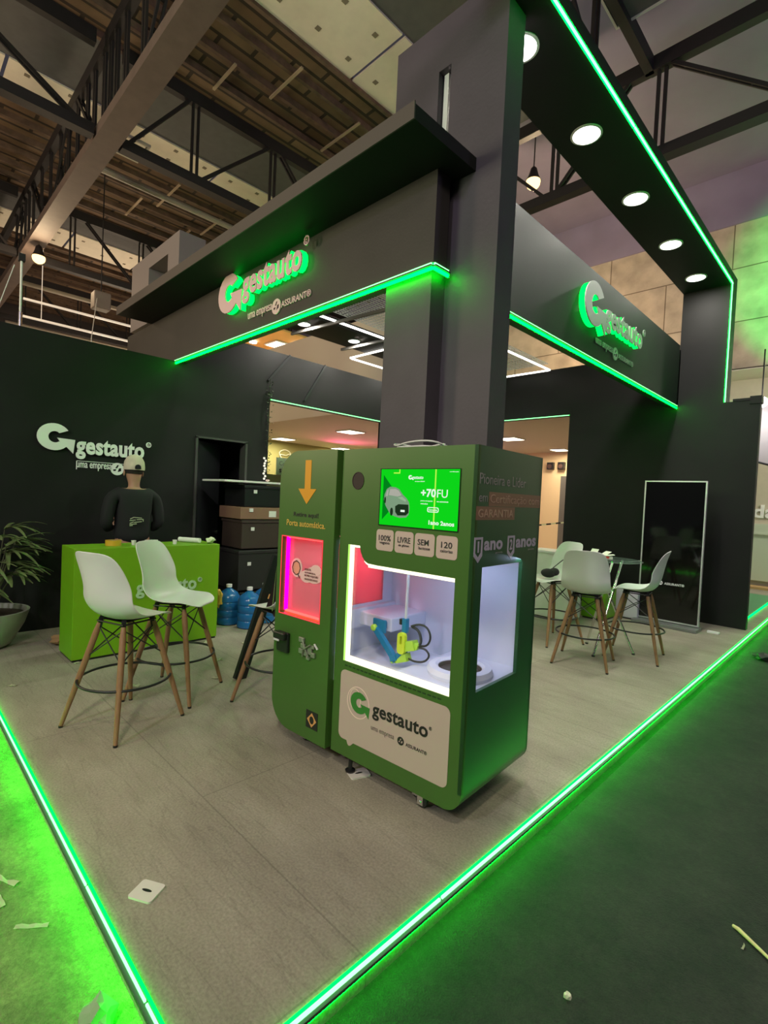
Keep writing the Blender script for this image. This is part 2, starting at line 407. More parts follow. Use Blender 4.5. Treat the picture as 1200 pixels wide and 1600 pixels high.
# ------------------------------------------------------------------ ground and platform
XR, YL = -1.19, 0.62
YB = 8.54; XW = -6.42; ZW = 3.2
b = MB(); b.box(-9.5, XR, YL, 14.0, -0.10, 0.0)
struct(b.build('floor', floor_mat()))
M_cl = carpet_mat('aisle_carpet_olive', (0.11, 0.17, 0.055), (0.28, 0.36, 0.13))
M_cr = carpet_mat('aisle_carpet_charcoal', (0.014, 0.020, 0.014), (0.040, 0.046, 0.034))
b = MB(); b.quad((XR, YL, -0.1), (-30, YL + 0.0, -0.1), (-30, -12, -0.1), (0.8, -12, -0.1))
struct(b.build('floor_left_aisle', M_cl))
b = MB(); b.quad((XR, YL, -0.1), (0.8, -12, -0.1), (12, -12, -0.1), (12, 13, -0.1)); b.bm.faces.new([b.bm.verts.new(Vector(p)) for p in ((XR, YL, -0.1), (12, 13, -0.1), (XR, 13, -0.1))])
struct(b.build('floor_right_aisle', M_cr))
b = MB(); b.box(-30, -9.5, 0.62, 22, -0.14, -0.1); b.box(-9.5, 12, 13.0, 22, -0.14, -0.1)
struct(b.build('floor_hall', mat('hall_floor', (0.33, 0.28, 0.22), 0.35, var=0.15)))

def led_run(a, bb, out, label, group=None, seams=(), cove=True, name='led_strip', tw=0.012):
    """edge profile along a->bb. out = outward horizontal unit vector"""
    a = Vector(a); bb = Vector(bb); out = Vector(out); d = (bb - a).normalized(); L = (bb - a).length
    root = empty(name, a, 0, label, 'light strip', group)
    cuts = [0] + list(seams) + [L]
    for i in range(len(cuts) - 1):
        p = d * (cuts[i] + (0.006 if i else 0)); q = d * (cuts[i + 1] - 0.006)
        m = MB(); m.bar(p + out * 0.010 + Vector((0, 0, 0.004)), q + out * 0.010 + Vector((0, 0, 0.004)), tw, tw); m.build('light_tube', M_core, root)
    m = MB(); m.bar(out * 0.012 + Vector((0, 0, -0.010)), d * L + out * 0.012 + Vector((0, 0, -0.010)), 0.026, 0.012); m.build('nosing_profile', M_edge, root)
    if cove:
        m = MB(); m.bar(out * 0.006 + Vector((0, 0, -0.026)), d * L + out * 0.006 + Vector((0, 0, -0.026)), 0.012, 0.020); m.build('hidden_led_tape', M_cove, root)
    m = MB(); m.bar(out * -0.002 + Vector((0, 0, 0.006)), d * L + out * -0.002 + Vector((0, 0, 0.006)), 0.006, 0.012); m.build('glow_diffuser', M_jacket, root)
    return root
led_run((XR, YL, 0), (-9.4, YL, 0), (0, -1, 0), 'green light strip along the left edge of the grey platform', seams=(0.35, 0.98, 1.6, 2.3, 3.2), tw=0.007)
led_run((XR, YL, 0), (XR, 13.9, 0), (1, 0, 0), 'green light strip along the right edge of the grey platform', seams=(1.0, 2.95, 4.9, 7.0, 9.0), tw=0.009)

# ------------------------------------------------------------------ booth walls
WT = 0.12
def wall_with_holes(name, outer, holes, fn, t0, t1, m):
    b = MB(); b.plate(outer, holes, fn, t0, t1); return struct(b.build(name, m))
# left wall (plane x = XW, normal +x)
fnx = lambda u, v, t: Vector((XW - t, u, v))
wall_with_holes('wall_left', [(-1.2, 0), (-1.2, ZW), (2.72, ZW), (2.72, 3.66), (YB + WT, 3.66), (YB + WT, 0)],
                [[(2.965, 0.01), (3.655, 0.01), (3.655, 2.275), (2.965, 2.275)], [(4.02, 0.4), (6.36, 0.4), (6.36, 2.95), (4.02, 2.95)]], fnx, 0, WT, M_black)
# back wall (plane y = YB, normal -y)
fny = lambda u, v, t: Vector((u, YB + t, v))
wall_with_holes('wall_back', [(XW, 0), (-1.275, 0), (-1.275, ZW), (-2.30, ZW), (-2.30, 4.05), (XW, 4.05)],
                [[(-5.42, 0.01), (-3.99, 0.01), (-3.99, 3.2), (-5.42, 3.2)]], fny, 0, WT, M_black)
b = MB(); b.box(-1.60, -1.27, YB - 0.01, YB + WT + 0.01, ZW, ZW + 0.035); b.box(-1.40, -1.262, YB - 0.015, YB + WT + 0.015, ZW - 0.05, ZW + 0.055)
struct(b.build('trim_back_wall_cap', M_black))
# diagonal batten shadows, put in as dark strips on the raised left band
b = MB(); b.bar((XW + 0.012, 4.33, 3.66), (XW + 0.012, 3.97, 3.22), 0.03, 0.02, up=(1, 0, 0)); b.bar((XW + 0.012, 5.0, 3.66), (XW + 0.012, 4.62, 3.04), 0.03, 0.02, up=(1, 0, 0))
struct(b.build('trim_band_batten_shadows', M_black2))
led_run((XW, 4.03, 2.95), (XW, 6.35, 2.95), (1, 0, 0), 'green light strip over the opening beside the door', cove=False)
led_run((-5.41, YB, 3.2), (-3.995, YB, 3.2), (0, -1, 0), 'green light strip over the opening in the back wall', cove=False)
# door frame + room behind
b = MB()
for y in (2.945, 3.665): b.box(XW - WT - 0.01, XW + 0.02, y - 0.02, y + 0.012, 0, 2.29)
b.box(XW - WT - 0.01, XW + 0.02, 2.925, 3.677, 2.275, 2.30)
struct(b.build('trim_door_frame', mat('door_frame_black', (0.05, 0.045, 0.045), 0.4)))
b = MB(); b.box(-7.8, XW - WT, 2.80, 3.90, 0, 2.4)
o = b.build('wall_closet', mat('closet_black', (0.012, 0.012, 0.014), 0.8)); struct(o)
bmm = bmesh.new(); bmm.from_mesh(o.data)
bmesh.ops.delete(bmm, geom=[f for f in bmm.faces if f.normal.x > 0.9], context='FACES'); bmm.to_mesh(o.data); bmm.free()
b = MB(); b.box(0, 0.04, 0, 0.66, 0.02, 2.25, 0.004)
dr = empty('door_1', (XW - WT + 0.03, 2.975, 0), 0.0); struct(dr); dr.rotation_euler = (0, 0, math.radians(38))
b.build('door_leaf', mat('door_black', (0.02, 0.02, 0.024), 0.35), dr)
b = MB(); b.box(0.04, 0.075, 0.56, 0.60, 0.98, 1.02, 0.004).box(0.06, 0.08, 0.48, 0.60, 0.99, 1.01, 0.003); b.build('door_handle', M_chrome, dr)

# fascias
FX = -2.255; FY = 2.64
b = MB(); b.box(-8.22, FX, FY, FY + 0.14, ZW, 3.84)
tag(b.build('fascia_board', M_fascia), 'dark fascia board under the projecting ledge, carrying the glowing sign', 'fascia')
b = MB(); b.box(-2.46, -2.316, 3.02, YB, ZW, 4.12)
tag(b.build('fascia_board', M_black), 'dark fascia board on the right side, from the tower to the far column', 'fascia')
E_ = MB(); E_.box(-7.28, -2.08, 2.20, 2.86, 3.84, 3.93)
er = empty('ledge_canopy', (-4.6, 2.5, 3.84), 0, 'dark ledge projecting over the glowing left fascia sign', 'canopy')
o = E_.build('ledge_slab', M_black, er); o.matrix_parent_inverse = Matrix.Translation(-Vector((-4.6, 2.5, 3.84)))
b = MB(); b.box(-7.285, -2.075, 2.19, 2.20, 3.835, 3.94); o = b.build('ledge_front_trim', mat('brown_trim', (0.075, 0.058, 0.050), 0.55), er); o.matrix_parent_inverse = Matrix.Translation(-Vector((-4.6, 2.5, 3.84)))
# block above the left end of the fascia
b = MB(); b.plate([(-8.3, 3.94), (-6.6, 3.94), (-6.6, 4.92), (-8.3, 4.92)], [[(-7.62, 4.42), (-6.95, 4.42), (-6.95, 4.72), (-7.62, 4.72)]], lambda u, v, t: Vector((u, FY + 0.06 + t, v)), 0, 0.35)
tag(b.build('upper_frame', mat('grey_frame_paint', (0.20, 0.165, 0.16), 0.6)), 'grey box frame standing on the left end of the ledge', 'frame')
led_run((-6.44, FY, ZW), (FX, FY, ZW), (0, -1, 0), 'green light strip under the left fascia', cove=True)
led_run((FX, FY, ZW), (FX, FY + 0.16, ZW), (1, 0, 0), 'short green light strip turning the corner to the tower', cove=True)
led_run((-2.316, 3.02, ZW), (-2.316, YB, ZW), (1, 0, 0), 'green light strip under the right fascia', cove=True, seams=(2.1,))

# tower and pillar
T = empty('tower_column', (-2.3, 2.9, 0), 0, 'tall charcoal tower behind the vending machine, with a slot near its top', 'column')
def ch(o, p): o.matrix_parent_inverse = Matrix.Translation(-Vector(p.location)); return o
b = MB(); b.plate([(-2.34, 0), (-1.88, 0), (-1.88, 5.06), (-2.88, 5.06), (-2.88, 3.7), (-2.45, 3.7), (-2.45, 4.70), (-2.34, 4.70)], [], lambda u, v, t: Vector((u, 2.83 + t, v)), 0, 0.20)
ch(b.build('tower_body', M_tower, T), T)
b = MB(); b.box(-2.44, -2.40, 2.88, 3.02, 3.7, 4.70); ch(b.build('slot_reveal', M_whitepaint, T), T)
b = MB(); b.box(-2.74, -2.30, 2.68, 2.86, 0, ZW - 0.005)
tag(b.build('short_pillar', M_tower), 'square charcoal pillar lit green at its top, left of the tall tower', 'pillar')
# portal: beam + far column
P = empty('portal_frame', (-2.0, 8.5, 0), 0, 'black portal beam with round downlights and its far column', 'portal frame')
b = MB(); b.box(-2.315, -1.705, 3.03, YB + 0.02, 4.883, 5.06)
b.box(-1.88, -1.705, 1.2, 3.03, 4.883, 5.06)
ch(b.build('beam', M_black, P), P)
b = MB(); b.box(-2.315, -1.705, YB + 0.0, YB + 0.35, ZW, 5.06); ch(b.build('far_column', M_black, P), P)
def led_free(path, label):
    root = empty('led_strip', path[0], 0, label, 'light strip')
    base = Vector(path[0])
    for a, c2, outv in path[1]:
        a = Vector(a) - base; c2 = Vector(c2) - base; outv = Vector(outv)
        m = MB(); m.bar(a + outv * 0.008, c2 + outv * 0.008, 0.014, 0.014); m.build('light_tube', M_core, root)
        m = MB(); m.bar(a - Vector((0, 0, 0)) + outv * 0.001, c2 + outv * 0.001, 0.030, 0.006, up=outv); m.build('glow_diffuser', M_led, root)
    return root
led_free(((-1.70, 1.2, 4.885), [((-1.70, 1.2, 4.885), (-1.70, 4.53, 4.885), (1, 0, 0)), ((-1.70, 4.55, 4.885), (-1.70, 7.4, 4.885), (1, 0, 0)), ((-1.70, 7.42, 4.885), (-1.70, YB, 4.885), (1, 0, 0)),
     ((-1.70, YB - 0.02, 4.885), (-1.70, YB - 0.02, ZW), (1, 0, 0))]), 'green light strip along the portal beam and down its far column')
# LED glow on the beam's side face, added as a glowing bar
b = MB(); b.bar((-1.700, 1.2, 4.91), (-1.700, YB, 4.91), 0.012, 0.02); tag(b.build('led_strip', M_cove), 'added glowing bar for the green-lit outer face of the portal beam', 'light strip')

# downlights
def downlight(x, y, z, r, label, group, power, m=None):
    root = empty('downlight', (x, y, z), 0, label, 'downlight', group)
    b = MB(); b.lathe([(r, 0.0), (r * 1.14, 0.0), (r * 1.16, -0.008), (r * 1.0, -0.012), (r, 0.0)], 28); b.build('trim_ring', M_white, root, True)
    b = MB(); b.lathe([(0, -0.005), (r, -0.005)], 28); b.build('lens', M_down, root)
    area('downlight_lamp', (x, y, z - 0.016), (x, y, 0), r * 1.7, power, (1.0, 0.95, 0.86))
for k, (y, lab) in enumerate(((3.22, 'round downlight at the near end of the portal beam, half hidden by the tower'), (4.36, 'second round downlight along the portal beam from the tower'),
        (5.60, 'third round downlight along the portal beam from the tower'), (6.84, 'fourth round downlight along the portal beam, second from the far column'), (8.02, 'round downlight on the portal beam nearest the far column'))):
    downlight(-2.03, y, 4.883, 0.115, lab, 'downlights on the portal beam', (66, 44, 27, 22, 20)[k])
# inner ceiling frame: dark beams, mesh grid, linear lights
b = MB(); b.box(-6.32, -5.66, 2.85, YB - 0.05, 4.02, 4.12)
tag(b.build('ceiling_beam', M_black), 'black ceiling beam inside the booth holding round downlights', 'beam')
downlight(-5.98, 4.25, 4.02, 0.085, 'round downlight on the inner beam, nearer the left fascia', 'downlights on the inner beam', 24)
downlight(-5.98, 5.20, 4.02, 0.085, 'round downlight on the inner beam, second from the left fascia', 'downlights on the inner beam', 24)
downlight(-5.98, 6.6, 4.02, 0.085, 'round downlight on the inner beam hidden behind the short pillar', 'downlights on the inner beam', 24)
def grid_mat():
    m = bpy.data.materials.new('mesh_grid'); m.use_nodes = True; nt = m.node_tree; b = nt.nodes['Principled BSDF']
    b.inputs['Base Color'].default_value = (0.42, 0.43, 0.40, 1); b.inputs['Roughness'].default_value = 0.5
    return m
def mesh_panel(x0, x1, y0, y1, z, label, step=0.05):
    b = MB(); n = int((x1 - x0) / step)
    for i in range(n + 1): b.bar((x0 + (x1 - x0) * i / n, y0, z), (x0 + (x1 - x0) * i / n, y1, z), 0.010, 0.006)
    n = int((y1 - y0) / (step * 1.6))
    for i in range(n + 1): b.bar((x0, y0 + (y1 - y0) * i / n, z), (x1, y0 + (y1 - y0) * i / n, z), 0.010, 0.006)
    tag(b.build('ceiling_mesh', grid_mat()), label, 'mesh panel', 'mesh ceiling panels')
mesh_panel(-5.45, -3.55, 3.0, 5.5, 4.10, 'grey mesh ceiling panel seen above the short pillar')
mesh_panel(-5.16, -4.33, 6.2, 8.30, 4.10, 'grey mesh ceiling panel seen right of the tower')
def linear(a, c2, label):
    b = MB(); b.bar(a, c2, 0.024, 0.024); r = tag(b.build('linear_light', M_tube), label, 'linear light', 'linear ceiling lights')
linear((-5.50, 3.1, 4.0), (-5.47, 5.55, 4.0), 'white linear light above the left opening, beside the mesh')
linear((-6.70, 5.76, 4.0), (-5.60, 5.76, 4.0) , 'short white linear light ending in the corner behind the downlights')
linear((-6.71, 5.80, 4.0), (-6.71, 7.6, 4.0), 'white linear light running past the bright green columns')
linear((-4.32, 6.2, 4.0), (-4.32, 8.36, 4.0), 'long white linear light right of the tower')
linear((-5.3, 8.36, 4.0), (-4.34, 8.36, 4.0), 'white linear light close above the back wall')
b = MB(); b.bar((-6.4, 4.33, 3.98), (-2.5, 4.7, 3.98), 0.03, 0.04); b.bar((-6.4, 5.3, 3.98), (-2.5, 5.6, 3.98), 0.03, 0.04)
tag(b.build('ceiling_battens', mat('grey_batten', (0.12, 0.11, 0.10), 0.5)), 'pair of grey cross battens under the booth ceiling', 'batten')

# ------------------------------------------------------------------ signs
def assurant_emblem(parent, c, xd, up, r, m, thick=0.006, lift=0.001, name='emblem'):
    c = Vector(c); xd = Vector(xd).normalized(); up = Vector(up).normalized(); n = xd.cross(up)
    fn = lambda u, v, t: c + xd * u + up * v + n * t
    b = MB(); b.plate(circ(0, 0, r, 24), [[(-0.05 * r, 0.62 * r), (0.26 * r, 0.66 * r), (0.02 * r, 0.12 * r), (-0.32 * r, 0.1 * r)],
                                        [(-0.62 * r, -0.1 * r), (-0.1 * r, -0.02 * r), (-0.22 * r, -0.34 * r), (-0.6 * r, -0.36 * r)],
                                        [(0.22 * r, 0.1 * r), (0.6 * r, 0.2 * r), (0.62 * r, -0.3 * r), (0.05 * r, -0.5 * r)]], fn, lift, lift + thick)
    return b.build(name, m, parent)
def big_sign(name, label, org, xd, GX, GZ, GR, tx0, tx1, tz, th, sx0, sx1, sz, sh, lift, thick, m, halo=None, squash=1.0, company=True):
    """coordinates along xd (u) and up (v) measured from org"""
    root = empty(name, org, 0, label, 'sign')
    xd = Vector(xd); up = Vector((0, 0, 1)); n = xd.cross(up)
    fn = lambda u, v, t: xd * u + up * v + n * t
    gp = [(GX + (x - GX) * squash, y) for x, y in glogo(GX, GZ, GR)]
    b = MB(); b.plate(gp, [], fn, lift, lift + thick); b.build('logo_mark', m, root)
    text('lettering', 'gestauto', fn(tx0, tz, 0), xd, up, tx1 - tx0, th, m, root, 0.034, thick, lift)
    text('registered_mark', '®', fn(tx1 + 0.02, tz + th * 0.86, 0), xd, up, th * 0.26, th * 0.28, m, root, 0.02, thick, lift)
    L = sx1 - sx0
    text('tagline', 'uma empresa', fn(sx0, sz, 0), xd, up, L * 0.42, sh, m, root, 0.01, 0.01, 0.004)
    assurant_emblem(root, fn(sx0 + L * 0.49, sz + sh * 0.45, 0), xd, up, sh * 0.85, m, 0.01, 0.004)
    if company: text('company_name', 'ASSURANT®', fn(sx0 + L * 0.57, sz + sh * 0.1, 0), xd, up, L * 0.43, sh * 0.72, m, root, 0.012, 0.01, 0.004)
    if halo:
        b = MB(); g2 = [(GX + (x - GX) * 0.97, GZ + (y - GZ) * 0.97) for x, y in gp]
        b.plate(g2, [], fn, 0.018, lift - 0.012); b.build('mark_backlight', halo, root)
        text('lettering_backlight', 'gestauto', fn(tx0, tz, 0), xd, up, tx1 - tx0, th, halo, root, 0.008, lift - 0.03, 0.018)
    return root
M_letter = mat('sign_letter_face', (0.70, 0.48, 0.47), 0.4)
M_letter2 = mat('sign_letter_grey', (0.30, 0.29, 0.29), 0.4)
M_halo = emis('sign_backlight', (0.0, 1.0, 0.05), 4.0)
big_sign('illuminated_sign', 'backlit gestauto letters on the left fascia, glowing green', (-5.17, FY, 3.3), (1, 0, 0), 0.215, 0.35, 0.20, 0.50, 1.50, 0.165, 0.30,
         0.50, 1.55, 0.015, 0.085, 0.075, 0.012, M_letter, M_halo, squash=1.0)
big_sign('illuminated_sign', 'backlit gestauto letters on the right fascia, glowing green', (-2.316, 4.88, 3.3), (0, 1, 0), 0.33, 0.41, 0.225, 0.62, 1.76, 0.20, 0.30,
         0.58, 1.72, 0.06, 0.085, 0.08, 0.012, M_letter2, M_halo)
M_wletter = mat('white_sign_letter', (0.88, 0.88, 0.84), 0.5)
ws = big_sign('wall_sign', 'white gestauto letters on the black left wall above the person', (XW, 1.18, 1.75), (0, 1, 0), 0.165, 0.345, 0.145, 0.375, 1.10, 0.125, 0.235,
         0.39, 1.25, 0.005, 0.085, 0.02, 0.015, M_wletter, company=False)
b = MB(); b.bar((0.012, 0.39, 0.105), (0.012, 0.95, 0.105), 0.006, 0.006); b.bar((0.012, 0.39, 0.105), (0.012, 0.39, 0.01), 0.008, 0.006, up=(1, 0, 0)); b.build('tagline_frame', M_wletter, ws)

# ------------------------------------------------------------------ hall: roof
ZR = 9.0
M_deck = deck_mat()
b = MB()
for x0, x1 in ((-9.6, -7.1), (-16.0, -12.05), (-26, -18.6), (-4.2, 7)):
    ymax = 13.2 if x0 < -10 else 8.7
    if x0 > -5: b.quad((x0, -8, ZR), (x1, -8, ZR), (x1, 6.2, ZR), (x0, 6.2, ZR))
    else: b.quad((x0, -8, ZR), (x1, -8, ZR), (x1, ymax, ZR), (x0, ymax, ZR))
struct(b.build('ceiling_deck', M_deck))
b = MB()
for x0, x1 in ((-9.6, -7.1), (-16.0, -12.05), (-26, -18.6)):
    n = int((x1 - x0) / 0.6); ye = 13 if x0 < -10 else 8.6
    for i in range(n + 1): b.bar((x0 + i * 0.6 + 0.1, -8, ZR - 0.06), (x0 + i * 0.6 + 0.1, ye, ZR - 0.06), 0.07, 0.12)
struct(b.build('ceiling_joists', mat('joist_brown', (0.12, 0.075, 0.05), 0.8, var=0.3)))
M_batt = mat('pale_batten', (0.40, 0.30, 0.20), 0.7)
for (x, y, L) in ((-7.9, 5.0, 1.0), (-8.2, 6.5, 1.2), (-8.6, 4.2, 0.8), (-13.0, 5.0, 1.4), (-13.6, 6.4, 1.2), (-14.2, 4.6, 1.2), (-14.8, 6.1, 1.2), (-13.1, 3.2, 1.0), (-12.7, 1.0, 1.2)):
    nb_ = globals().get('nb_', -1) + 1
    b = MB(); b.bar((x - L / 2, y, ZR - 0.16), (x + L / 2, y, ZR - 0.16), 0.045, 0.03)
    tag(b.build('roof_batten', M_batt), ('pale batten across the near roof boards, middle one', 'pale batten across the near roof boards, closest to the ledge', 'pale batten across the near roof boards, leftmost one', 'pale batten across the far roof boards beside the square frame', 'pale batten across the far roof boards, closest to the ledge',
        'pale batten across the far roof boards, nearest the yellow lamp', 'pale batten across the far roof boards, behind the second truss', 'pale batten across the far roof boards, just right of the main girder', 'pale batten across the far roof boards, left of the main girder')[nb_], 'batten', 'pale battens under the roof')
M_dark = mat('dark_roof_panel', (0.085, 0.085, 0.088), 0.7, var=0.1)
b = MB()
for x0, x1, ye in ((-11.2, -9.6, 13.2), (-17.3, -16.0, 13.2), (-5.8, -4.2, 8.7)): b.quad((x0, -8, ZR - 0.02), (x1, -8, ZR - 0.02), (x1, ye, ZR - 0.02), (x0, ye, ZR - 0.02))
struct(b.build('ceiling_dark_panels', M_dark))
M_ac = mat('acoustic_white', (0.74, 0.68, 0.56), 0.7, var=0.04)
M_sq = mat('acoustic_vent', (0.20, 0.17, 0.12), 0.7)
def white_strip(x0, x1, lab, y0=-8.0, ye=12.9):
    y = y0; k = 0
    while y < ye - 1.9:
        b = MB(); b.box(x0, x1, y + 0.03, y + 1.97, ZR - 0.06, ZR - 0.03)
        root = b.build('ceiling_panel', M_ac); tag(root, lab, 'ceiling panel', 'pale ceiling panels')
        bb = MB()
        for i in (0.25, 0.75):
            for j in (0.16, 0.5, 0.84):
                cx = x0 + (x1 - x0) * i + (0.06 if j == 0.5 else 0); cy = y + 2 * j
                bb.box(cx - 0.04, cx + 0.04, cy - 0.04, cy + 0.04, ZR - 0.068, ZR - 0.059)
        bb.build('vents', M_sq, root)
        y += 2.0; k += 1
white_strip(-7.1, -5.8, 'pale square-vented roof panel in the strip nearest the tower', -8.2, 8.6)
white_strip(-12.05, -11.2, 'pale square-vented roof panel in the middle strip', -8.5)
white_strip(-18.6, -17.3, 'pale square-vented roof panel in the farthest strip', -8.0)
# smooth purple-grey ceiling at the right
M_plaster = mat('lilac_plaster', (0.25, 0.21, 0.31), 0.8, var=0.08, vscale=1.5)
b = MB(); b.quad((-4.2, 6.2, ZR), (7, 6.2, ZR), (7, 13.2, ZR), (-4.2, 13.2, ZR)); b.quad((-9.6, 8.7, ZR), (-4.2, 8.7, ZR), (-4.2, 13.2, ZR), (-9.6, 13.2, ZR)); struct(b.build('ceiling_plaster', M_plaster))

def truss(name, a, c2, zb, zt, uprights, diags, label, m_b=None, wb=0.18, ww=0.12):
    a = Vector((*a, 0)); c2 = Vector((*c2, 0)); d = (c2 - a).normalized(); L = (c2 - a).length; s = Vector((d.y, -d.x, 0))
    root = empty(name, a + Vector((0, 0, zb)), 0, label, 'roof truss')
    h = zt - zb
    b = MB(); b.bar((0, 0, 0), d * L, wb, 0.16); b.build('bottom_chord', m_b or M_steel, root)
    b = MB(); b.bar((0, 0, h), d * L + Vector((0, 0, h)), ww, 0.22); b.build('top_chord', M_steel, root)
    for u in uprights:
        b = MB()
        for k in (-0.05, 0.05): b.bar(d * (u + k), d * (u + k) + Vector((0, 0, h)), 0.035, 0.05)
        b.build('upright', M_steel, root)
    for u0, u1, flip in diags:
        b = MB(); z0, z1 = (h, 0) if flip else (0, h)
        for k in (-0.04, 0.04): b.bar(d * u0 + s * k + Vector((0, 0, z0)), d * u1 + s * k + Vector((0, 0, z1)), 0.03, 0.05)
        n = 6
        for i in range(1, n):
            p = d * (u0 + (u1 - u0) * i / n) + Vector((0, 0, z0 + (z1 - z0) * i / n)); b.bar(p - s * 0.05, p + s * 0.05, 0.03, 0.03)
        b.build('diagonal', M_steel, root)
    return root
U = [1.19, 2.76, 4.34, 5.94, 7.64, 9.24]
D_ = [(0.05, 1.14, False), (1.24, 2.74, False), (2.84, 4.24, True), (4.44, 5.84, False), (6.04, 7.54, True)]
truss('roof_truss', (-8.9, 2.66), (-8.9, 13), 7.0, 8.4, U, D_, 'dark roof truss crossing behind the left ledge, nearest of its kind')
truss('roof_truss', (-14.9, 2.66), (-14.9, 13), 7.0, 8.4, [0.75, 2.4, 4.05, 5.65, 7.35], [(0.95, 2.35, True), (2.45, 3.95, True), (4.15, 5.55, False)], 'dark roof truss behind the glowing yellow lamp')
truss('roof_truss', (-20.9, 2.66), (-20.9, 13), 7.0, 8.4, [0.75, 2.4, 4.05, 5.65, 7.35], [(0.95, 2.35, True), (2.45, 3.95, True), (4.15, 5.55, False)], 'farthest dark roof truss, low over the left wall')
truss('roof_truss', (-8.9, 2.26), (-8.9, -8), 7.0, 8.4, [1.3, 2.8, 4.4], [(0.1, 2.4, False), (2.9, 4.4, True)], 'dark roof truss at the top left corner')
truss('roof_truss', (-14.9, 2.26), (-14.9, -8), 7.0, 8.4, [1.3, 2.8, 4.4], [(0.1, 1.3, False), (1.4, 2.8, True)], 'dark roof truss at the left edge above the black wall')
truss('roof_truss', (-2.9, 8.3), (-2.9, -6), 7.0, 8.4, [2.0, 4.0, 6.0, 8], [(2, 4, False), (4, 6, True)], 'dark roof truss running over the portal beam')
0 and truss('roof_truss', (-2.9, 8.3), (-2.9, 13), 7.0, 8.4, [1.6, 3.2], [(0.1, 1.6, False)], 'dark roof truss continuing to the block wall')
truss('roof_truss', (-2.9, 8.3), (7, 8.3), 7.0, 8.4, [0.18, 1.9, 3.6, 5.3], [(0.2, 1.9, True), (1.95, 3.6, False)], 'black roof truss crossing the top right corner', wb=0.2, ww=0.14)
truss('roof_truss', (-2.9, 8.3), (-8.9, 8.3), 7.0, 8.4, [1.5, 3.0, 4.5], [(0.2, 1.5, True), (1.6, 3.0, False), (3.1, 4.5, True)], 'black roof truss behind the tower and the warm lamp')
truss('main_girder', (0, 2.46), (-26, 2.46), 7.0, 8.5, [3, 4.5, 6, 7.4, 8.1, 8.5, 8.8, 9.1, 9.6, 10.0, 10.6, 11.2, 11.8, 12.6, 13.4, 14.2, 14.7, 15.1, 15.6, 16.2], [(6.2, 7.4, True), (9.2, 10.6, False), (11, 12.4, True), (12.8, 14.4, False), (15.2, 16.8, True)],
      'broad brown main girder running diagonally over the left of the hall', m_b=M_steelbrown, wb=0.34)
root = empty('ceiling_hatch', (-2.95, 6.95, 8.38), 0.0, 'dark square ceiling unit with a pale rim at the top right', 'ceiling unit')
b = MB(); b.plate([(-0.45, -0.35), (0.45, -0.35), (0.45, 0.35), (-0.45, 0.35)], [[(-0.42, -0.32), (0.42, -0.32), (0.42, 0.32), (-0.42, 0.32)]], lambda u, v, t: Vector((u + 0.35, v, t)), 0, 0.05); b.build('rim', mat('pale_rim', (0.5, 0.5, 0.5), 0.5), root)
b = MB(); b.box(-0.07, 0.77, -0.32, 0.32, 0.02, 0.05); b.build('panel', M_dark, root)
b = MB(); b.plate([(-0.3, -0.2), (0.3, -0.2), (0.3, 0.2), (-0.3, 0.2)], [[(-0.26, -0.16), (0.26, -0.16), (0.26, 0.16), (-0.26, 0.16)]], lambda u, v, t: Vector((-9.2 + u, 2.92 + v, 7.2 + t)), 0, 0.04)
tag(b.build('square_frame', mat('pale_rim2', (0.65, 0.62, 0.5), 0.5)), 'small pale square frame hanging beside the main girder', 'frame')
# pipes under the roof
for x, z, lab in ((-10.9, 7.6, 'long grey pipe under the roof between the two nearest trusses'), (-17.6, 7.2, 'long pale pipe under the roof behind the yellow lamp'), (-20.0, 6.6, 'long pale pipe low over the far left wall')):
    b = MB(); b.tube([(x, 2.8, z), (x, 13, z)], 0.06, 10); tag(b.build('roof_pipe', mat('pipe_grey', (0.30, 0.26, 0.21), 0.5)), lab, 'pipe')
for x, z, lab in ((-16.0, 6.3, 'upper thin white light rail above the left wall'), (-16.0, 5.85, 'lower thin white light rail above the left wall')):
    b = MB(); b.bar((x, 2.6, z), (x, 8.2, z), 0.06, 0.05)
    for yy in (3.0, 5.4, 7.8): b.bar((x, yy, z), (x, yy, 9.0), 0.015, 0.015)
    tag(b.build('light_rail', mat('rail_white', (0.6, 0.56, 0.5), 0.4, emit=(1, 0.85, 0.7), estr=0.35)), lab, 'rail')
# lamps of the hall
def hall_lamp(loc, label, power, r=0.16, ztop=9.0):
    root = empty('hall_lamp', loc, 0, label, 'lamp', None)
    b = MB(); b.sphere((0, 0, 0), r, n=16); b.build('bulb', emis('warm_bulb', (1.0, 0.66, 0.26), 3.2), root, True)
    b = MB(); b.lathe([(0.02, r * 2.2), (0.06, r * 1.9), (r * 0.7, r * 0.9), (r * 1.02, r * 0.25), (r * 0.98, r * 0.22), (0.05, r * 1.8)], 20); b.build('reflector', M_steel, root, True)
    b = MB(); b.tube([(0, 0, r * 2.1), (0, 0, ztop - loc[2])], 0.012, 8); b.build('cable', M_wire, root)
    point('hall_lamp_glow', (loc[0], loc[1], loc[2] - r * 1.5), power, (1.0, 0.74, 0.45), 0.12)
hall_lamp((-13.75, 2.50, 6.62), 'glowing yellow lamp high over the left wall', 120, 0.13, 6.92)
hall_lamp((-5.28, 9.1, 8.0), 'glowing yellow lamp seen between the tower and the portal beam', 130, 0.14)
root = empty('hoist_pole', (-7.0, 1.115, 3.2), 0, 'slim white pole standing above the left wall under the lamp', 'pole')
b = MB(); b.tube([(0, 0, -3.3), (0, 0, 0.95)], 0.012, 8); b.build('pole', M_whitepaint, root)
b = MB(); b.box(-0.03, 0.03, -0.03, 0.03, 0.86, 0.94); b.build('clamp', M_steel, root)
